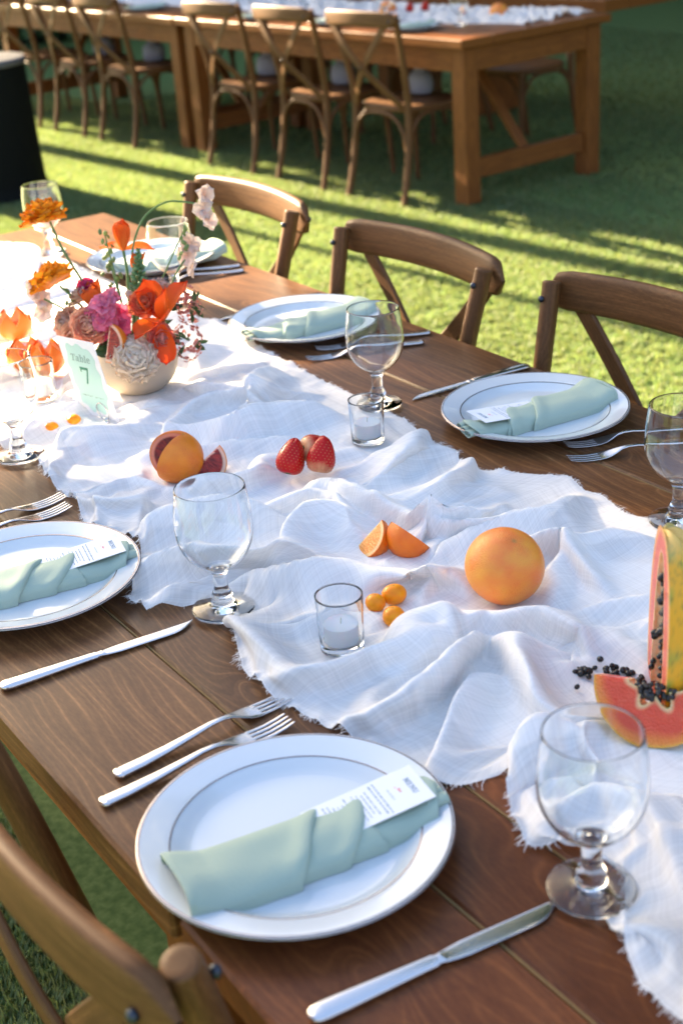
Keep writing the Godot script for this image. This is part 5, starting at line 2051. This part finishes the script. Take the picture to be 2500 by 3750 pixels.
	# peach ranunculus and peach blooms
	var pe := [[Vector3(-2.045, 0.893, -0.853), (TC * 0.8 + up * 0.35).normalized(), 0.036, Color(0.95, 0.46, 0.30), Color(0.97, 0.62, 0.47), "peach ranunculus with a green eye above the table card", 9], [Vector3(-2.113, 0.882, -0.842), (-RT * 0.5 + up * 0.4 + TC * 0.5).normalized(), 0.034, Color(0.84, 0.50, 0.36), Color(0.87, 0.64, 0.50), "pale peach bloom at the lower left of the bouquet", 6], [Vector3(-2.115, 0.925, -0.875), (-RT * 0.3 + up * 0.8).normalized(), 0.026, Color(0.85, 0.55, 0.36), Color(0.87, 0.70, 0.56), "small pale peach flower left of the orange tulip", 5], [Vector3(-2.075, 0.868, -0.838), (TC * 0.9 + up * 0.2).normalized(), 0.03, Color(0.85, 0.40, 0.26), Color(0.88, 0.58, 0.42), "peach bloom just above the top edge of the table card", 7], [Vector3(-1.995, 0.925, -0.93), (up * 0.6 + TC * 0.6).normalized(), 0.028, Color(0.88, 0.18, 0.08), Color(0.92, 0.34, 0.18), "coral bloom between the magenta stock and the big tulip", 7], [Vector3(-1.968, 0.868, -0.94), (TC * 0.7 + RT * 0.4).normalized(), 0.026, Color(0.80, 0.20, 0.20), Color(0.85, 0.42, 0.36), "salmon bloom tucked behind the cream carnation", 6], [Vector3(-2.03, 0.93, -0.98), (up * 0.8 - TC * 0.3 + RT * 0.2).normalized(), 0.03, Color(0.84, 0.42, 0.30), Color(0.87, 0.62, 0.50), "peach flower behind the big red tulip", 6]]
	for q in pe:
		t = flower("peach_ranunculus", q[5], "ranunculus", q[0])
		b = MB.new()
		bloom(b, -q[1] * 0.01, q[1], q[2], q[6], 5, 0.1, 1.7, -0.7, 0.9, 0.0015, q[3], q[4], r)
		obj("petals", b, M.petal, t)
		if q[6] == 9:
			b = MB.new()
			b.ball(q[1] * 0.008, Vector3(0.005, 0.005, 0.005))
			obj("eye", b, mat(lin(0.22, 0.30, 0.05), 0.6), t)
	# green snapdragon spike with pale buds
	t = flower("snapdragon_spike", "green snapdragon spike with pale pink buds at the middle top of the bouquet", "snapdragon", Vector3(-2.05, 0.925, -0.95))
	b = MB.new()
	for k in 46:
		var u := k / 45.0
		var a := k * 2.4
		var y := 0.004 + 0.062 * u
		var w := lerpf(0.011, 0.0015, pow(u, 1.3))
		var d := Vector3(cos(a), 0.9, sin(a)).normalized()
		b.tint = Color(0.13, 0.23, 0.09) * r.randf_range(0.8, 1.3)
		b.ball(Vector3(cos(a) * w, y, sin(a) * w) + Vector3(-0.02, 0.0, -0.018) * u, Vector3(0.0034, 0.0062, 0.0034) * lerpf(1.25, 0.55, u), along(Vector3.ZERO, d).basis, 8, 6)
	obj("buds", b, M.green, t)
	for k in 9:
		var a := k * 1.9
		b = MB.new()
		b.tint = Color(0.72, 0.52, 0.50).lerp(Color(0.60, 0.66, 0.42), r.randf() * 0.8)
		var c := Vector3(cos(a) * 0.019, r.randf_range(-0.028, 0.008), sin(a) * 0.019)
		b.ball(c, Vector3(0.0075, 0.0095, 0.0075), along(Vector3.ZERO, c + up * 0.02).basis, 12, 8)
		b.ball(c * 1.2 + Vector3(0, 0.004, 0), Vector3(0.0058, 0.0058, 0.0058), Basis.IDENTITY, 10, 7)
		obj("open_bud", b, M.petal, t)
	stem(t, [Vector3(-2.05, 0.83, -0.93), Vector3(-2.05, 0.925, -0.95), Vector3(-2.068, 0.982, -0.966)], 0.002)
	# sweet peas
	var sp := [[Vector3(-2.072, 1.035, -1.103), [Vector3(-2.06, 0.84, -0.94), Vector3(-2.095, 0.94, -0.965), Vector3(-2.101, 0.985, -0.973), Vector3(-2.116, 1.027, -1.007), Vector3(-2.113, 1.046, -1.049), Vector3(-2.092, 1.044, -1.079), Vector3(-2.078, 1.037, -1.098)], "blush white sweet pea on the long arched stem in front of the bleached chair"], [Vector3(-2.06, 0.965, -1.055), [Vector3(-2.03, 0.85, -0.95), Vector3(-2.046, 0.935, -1.014), Vector3(-2.058, 0.958, -1.045)], "cream sweet pea at the right, in front of the plate behind the flowers"], [Vector3(-2.164, 0.918, -0.822), [Vector3(-2.09, 0.85, -0.9), Vector3(-2.13, 0.9, -0.85), Vector3(-2.155, 0.92, -0.825)], "pale sweet pea at the far left of the bouquet, washed out by sun"]]
	for q in sp:
		t = flower("white_sweet_pea", q[2], "sweet pea", q[0])
		for k in 3:
			b = MB.new()
			var c := Vector3(r.randf_range(-0.006, 0.006), 0.018 - 0.02 * k, r.randf_range(-0.006, 0.006))
			var d := (TC * r.randf_range(0.3, 0.9) + RT * r.randf_range(-0.7, 0.7) + up * 0.2).normalized()
			for m in 5:
				b.petal(pf(c, d, TAU * m / 5.0 + r.randf(), r.randf_range(0.5, 1.4)), 0.021, 0.024, 0.3, 0.7, 0.0025, Color(0.80, 0.66, 0.58), Color(0.86, 0.80, 0.77), 0.6, 6, 8, r.randf() * 7.0)
			obj("floret", b, M.petal, t)
		stem(t, q[1], 0.0017)
	# pink filler clusters
	for q in [[Vector3(-1.962, 0.853, -0.985), "cluster of tiny pink blossoms at the lower right of the bouquet"], [Vector3(-1.985, 0.905, -1.005), "cluster of tiny pink blossoms behind the hanging tulip petal"]]:
		t = flower("pink_filler", q[1], "filler flower", q[0])
		b = MB.new()
		for k in 90:
			var d := Vector3(r.randfn(0, 1), r.randfn(0, 1), r.randfn(0, 1)).normalized()
			var c := d * Vector3(0.022, 0.034, 0.022) * r.randf_range(0.8, 1.05)
			bloom(b, c, d, 0.0052, 1, 5, 1.0, 1.0, 0.3, 0.95, 0.0003, Color(0.62, 0.20, 0.18), Color(0.80, 0.46, 0.40) * r.randf_range(0.85, 1.1), r)
		obj("blossoms", b, M.petal, t).set_meta("kind", "stuff")
		var lf := MB.new()
		for k in 14:
			var d := Vector3(r.randfn(0, 1), r.randfn(0, 0.7), r.randfn(0, 1)).normalized()
			lf.petal(pf(d * 0.01, d, r.randf() * 6.0, 0.1), 0.024, 0.008, 0.3, 0.4, 0.0, Color(0.03, 0.07, 0.02), Color(0.06, 0.12, 0.03))
		obj("leaves", lf, M.green, t).set_meta("kind", "stuff")
	# small green buds
	for q in [[Vector3(-2.15, 0.985, -0.948), "slim green bud stalk left of the top coral tulip"], [Vector3(-2.113, 0.945, -0.934), "pale pink and green bud stalk above the orange tulip"], [Vector3(-2.135, 0.90, -0.861), "yellow green buds at the left below the second orange ranunculus"], [Vector3(-2.055, 0.985, -1.045), "green bud tip beside the cream sweet pea"]]:
		t = flower("green_buds", q[1], "flower buds", q[0])
		b = MB.new()
		for k in 9:
			b.tint = Color(0.20, 0.27, 0.08) * r.randf_range(0.7, 1.5)
			var c := Vector3(r.randfn(0, 0.006), 0.028 - 0.006 * k, r.randfn(0, 0.006))
			b.ball(c, Vector3(0.003, 0.005, 0.003) * r.randf_range(0.8, 1.4), along(Vector3.ZERO, Vector3(r.randfn(0, 0.5), 1, r.randfn(0, 0.5))).basis, 8, 6)
		obj("buds", b, M.green, t).set_meta("kind", "stuff")
		stem(t, [Vector3(-2.06, 0.84, -0.93), q[0].lerp(Vector3(-2.06, 0.84, -0.93), 0.4) + Vector3(0, 0.01, 0), q[0] + Vector3(0, 0.02, 0)], 0.0013)
	table_card()


func table_card() -> void:
	# card 9.2 x 14 cm, its lower right corner is the origin
	var t := thing("table_number_card", "white and mint table card reading Table 7 in front of the flowers", "table card", Vector3(-1.919, 0.768, -0.8247))
	t.basis = Basis(Vector3.UP, 0.2513) * Basis(Vector3.RIGHT, 0.1742) * Basis(Vector3.BACK, 0.0338)
	var b := MB.new()
	b.box(Vector3(-0.046, 0.07, 0), Vector3(0.092, 0.14, 0.0012), 0.0002)
	obj("paper", b, M.card, t)
	var w := MB.new()
	var n := 120
	var ring := []
	for k in n:
		var a := TAU * k / n
		var ex := 0.55
		var x := signf(cos(a)) * pow(absf(cos(a)), ex) * 0.0365
		var y := signf(sin(a)) * pow(absf(sin(a)), ex) * 0.060
		var wob := 1.0
		x += 0.0028 * sin(y * 190.0) * absf(signf(cos(a)) * pow(absf(cos(a)), 0.3))
		y += 0.0030 * sin(x * 240.0 + 1.0) * pow(absf(sin(a)), 0.3) * wob
		ring.append(Vector3(-0.046 + x, 0.07 + y, 0.00085))
	for k in n:
		w.add(ring[k])
	var mid := w.add(Vector3(-0.046, 0.07, 0.00085))
	for k in n:
		w.idx.append_array(PackedInt32Array([mid, (k + 1) % n, k]))
	obj("wavy_panel", w, M.mint, t)
	text("Table", 0.017, M.number_pale, t, Transform3D(Basis(Vector3(1, 0, 0), Vector3(0.25, 1, 0), Vector3(0, 0, 1)), Vector3(-0.046, 0.106, 0.0011)), "word")
	text("7", 0.042, M.number, t, Transform3D(Basis.IDENTITY, Vector3(-0.046, 0.075, 0.0011)), "number")
	var p := MB.new()
	var r := RandomNumberGenerator.new()
	r.seed = 8
	var x := -0.027
	while x < 0.026:
		var l := r.randf_range(0.0015, 0.004)
		if absf(x) > 0.0035:
			p.box(Vector3(-0.046 + x + l * 0.5, 0.038 + r.randf_range(-0.0006, 0.0006), 0.0010), Vector3(l, r.randf_range(0.0009, 0.0024), 0.0001), 0.0)
		x += l + 0.0009
	obj("small_print", p, M.number_pale, t).set_meta("kind", "stuff")
	# ring shaped stand that grips the lower edge
	var s := thing("card_stand", "silver ring card stand at the foot of the table card", "card stand", t.position + t.basis * Vector3(-0.026, 0.0, 0.004))
	s.basis = t.basis
	for z in [0.0022, -0.0085]:
		var rp := PackedVector3Array()
		for k in 37:
			var a := TAU * k / 36.0
			rp.append(Vector3(sin(a) * 0.0135, 0.017 + cos(a) * 0.0155, z))
		var m := MB.new()
		m.tube(rp, PackedFloat32Array([0.0011]), 8, Vector3(0, 0, 1))
		obj("ring", m, M.steel, s)
	var ft := MB.new()
	ft.ball(Vector3(0.006, 0.001, 0.006), Vector3(0.006, 0.0035, 0.006))
	ft.ball(Vector3(-0.004, 0.001, -0.004), Vector3(0.0075, 0.003, 0.006))
	obj("foot", ft, M.steel, s)


# ------------------------------------------------------------------ far tables and lawn
func far_settings() -> void:
	var r := RandomNumberGenerator.new()
	r.seed = 44
	# runners on the far tables
	var nn := soft_noise(6)
	for q in [[-2.36, -0.10, "white gauze runner on the far table, hanging near its back corner"], [-4.8, -2.44, "white gauze runner on the far left table"]]:
		var t := thing("table_runner", q[2], "table runner", FAR_AT, FAR_TURN)
		var pts := PackedVector3Array()
		var us := PackedVector2Array()
		var nx := 150
		var nz := 46
		for i in nx:
			for j in nz:
				var u := float(i) / (nx - 1)
				var x := lerpf(q[0], q[1], u)
				var w := float(j) / (nz - 1)
				var skew := -0.12 * smoothstep(0.6, 1.0, u) if q[1] > -1.0 else 0.0
				var z := lerpf(-0.34 + skew + 0.03 * sin(x * 9.0), -0.86 + skew + 0.025 * sin(x * 7.0 + 1.0), w)
				var h := 0.045 * pow(maxf(0.0, 1.0 - absf(nn.get_noise_2d(x * 5.0, z * 7.0)) * 2.6), 2.0) * pow(sin(PI * w), 0.5)
				pts.append(Vector3(x, TOP + 0.003 + h, z))
				us.append(Vector2(x, z) / 0.35)
		var b := MB.new()
		b.grid(pts, nx, nz, us, PackedColorArray(), true)
		obj("cloth", b, M.cloth, t)
	var pl: Node3D
	var na: Node3D
	var go: Node3D
	for c in get_children():
		if c.name == "dinner_plate":
			pl = c
		elif c.name == "napkin":
			na = c
		elif c.name == "water_goblet":
			go = c
	var px := [-0.52, -1.12, -1.76, -2.98, -3.6, -4.22]
	var where := ["nearest the bare corner", "second from the bare corner", "third from the bare corner", "first on the left table", "second on the left table", "third on the left table"]
	for k in 6:
		var p := dup(pl, far(px[k], TOP, -0.17), 0.0, "white plate on the far tables, " + where[k])
		p.set_meta("group", "plates on the far tables")
		var m := dup(na, far(px[k] - 0.02, TOP + 0.0078, -0.18), PI / 2 + FAR_TURN - 0.1, "sage napkin on the far tables, " + where[k])
		m.set_meta("group", "napkins on the far tables")
	var gx := [[-0.40, -0.36], [-0.95, -0.36], [-1.6, -0.36], [-2.8, -0.36]]
	for k in 4:
		var g := dup(go, far(gx[k][0], TOP + 0.001, gx[k][1]), 0.0, "goblet on the far tables, " + where[k])
		g.set_meta("group", "goblets on the far tables")
	# fruit seen as spots of colour
	var fr := [[-0.40, -0.62, "grapefruit", "small orange fruit on the far runner near the table end"], [-1.12, -0.52, "grapefruit", "orange fruit on the far runner behind the second plate"], [-0.88, -0.56, "strawberry", "red strawberry on the far runner behind the goblet"], [-0.93, -0.50, "strawberry", "red strawberry on the far runner, left of the other"], [-0.66, -0.60, "mandarin_wedge", "mandarin wedge on the far runner"]]
	for q in fr:
		for c in get_children():
			if c.name == q[2]:
				var d := dup(c, far(q[0], TOP + 0.03, q[1]), 1.0, q[3])
				d.basis = c.basis
				d.set_meta("group", "fruit on the far tables")
				break
	# grey pouches on the chair seats
	for k in 5:
		var x: float = [-0.55, -1.16, -1.83, -3.05, -3.68][k]
		var t := thing("grey_pouch", "small grey cloth pouch on the seat of " + ["the far chair nearest the table corner", "the second far chair", "the third far chair", "the nearest chair of the far left group", "the middle chair of the far left group"][k], "pouch", far(x, 0.457, -0.23), 0.3 * k, "grey pouches on the far chairs")
		var b := MB.new()
		b.lathe(smooth(PackedVector2Array([Vector2(0, 0), Vector2(0.05, 0.0), Vector2(0.066, 0.012), Vector2(0.07, 0.05), Vector2(0.062, 0.085), Vector2(0.04, 0.105), Vector2(0.034, 0.112), Vector2(0.046, 0.135), Vector2(0.04, 0.137), Vector2(0.0, 0.118)]), 4), 24, Vector3.ZERO, Basis.IDENTITY.scaled(Vector3(1, 1, 0.75)))
		obj("cloth", b, M.grey_cloth, t)


func lawn_objects() -> void:
	# black tapered bin at the left edge
	var t := thing("black_bin", "tall black tapered bin standing on the lawn at the left edge", "bin", Vector3(-7.3, 0, -2.64))
	var b := MB.new()
	b.lathe(smooth(PackedVector2Array([Vector2(0, 0.0), Vector2(0.29, 0.0), Vector2(0.3, 0.01), Vector2(0.275, 0.05), Vector2(0.262, 0.12), Vector2(0.25, 0.5), Vector2(0.245, 0.67), Vector2(0.235, 0.69), Vector2(0.21, 0.7), Vector2(0, 0.705)]), 4), 48)
	obj("body", b, M.black, t)
	var ld := MB.new()
	ld.lathe(PackedVector2Array([Vector2(0.248, 0.672), Vector2(0.254, 0.678), Vector2(0.254, 0.7), Vector2(0.246, 0.708), Vector2(0.0, 0.716)]), 48)
	obj("lid", ld, mat(lin(0.09, 0.09, 0.1), 0.4), t)
	# posts out of the picture to the left, whose long shadows cross the grass
	for q in [[Vector3(-9.6, 0, -2.67), 0.03, 3.1, "slim dark lamp pole on the lawn beyond the black bin"], [Vector3(-12.2, 0, -2.93), 0.085, 3.9, "thick wooden garden post on the lawn beyond the black bin"]]:
		t = thing("garden_post", q[3], "post", q[0], 0.0)
		b = MB.new()
		b.lathe(PackedVector2Array([Vector2(0, 0), Vector2(q[1], 0), Vector2(q[1], q[2] - 0.02), Vector2(q[1] * 0.8, q[2]), Vector2(0, q[2])]), 20)
		obj("shaft", b, M.bark, t)
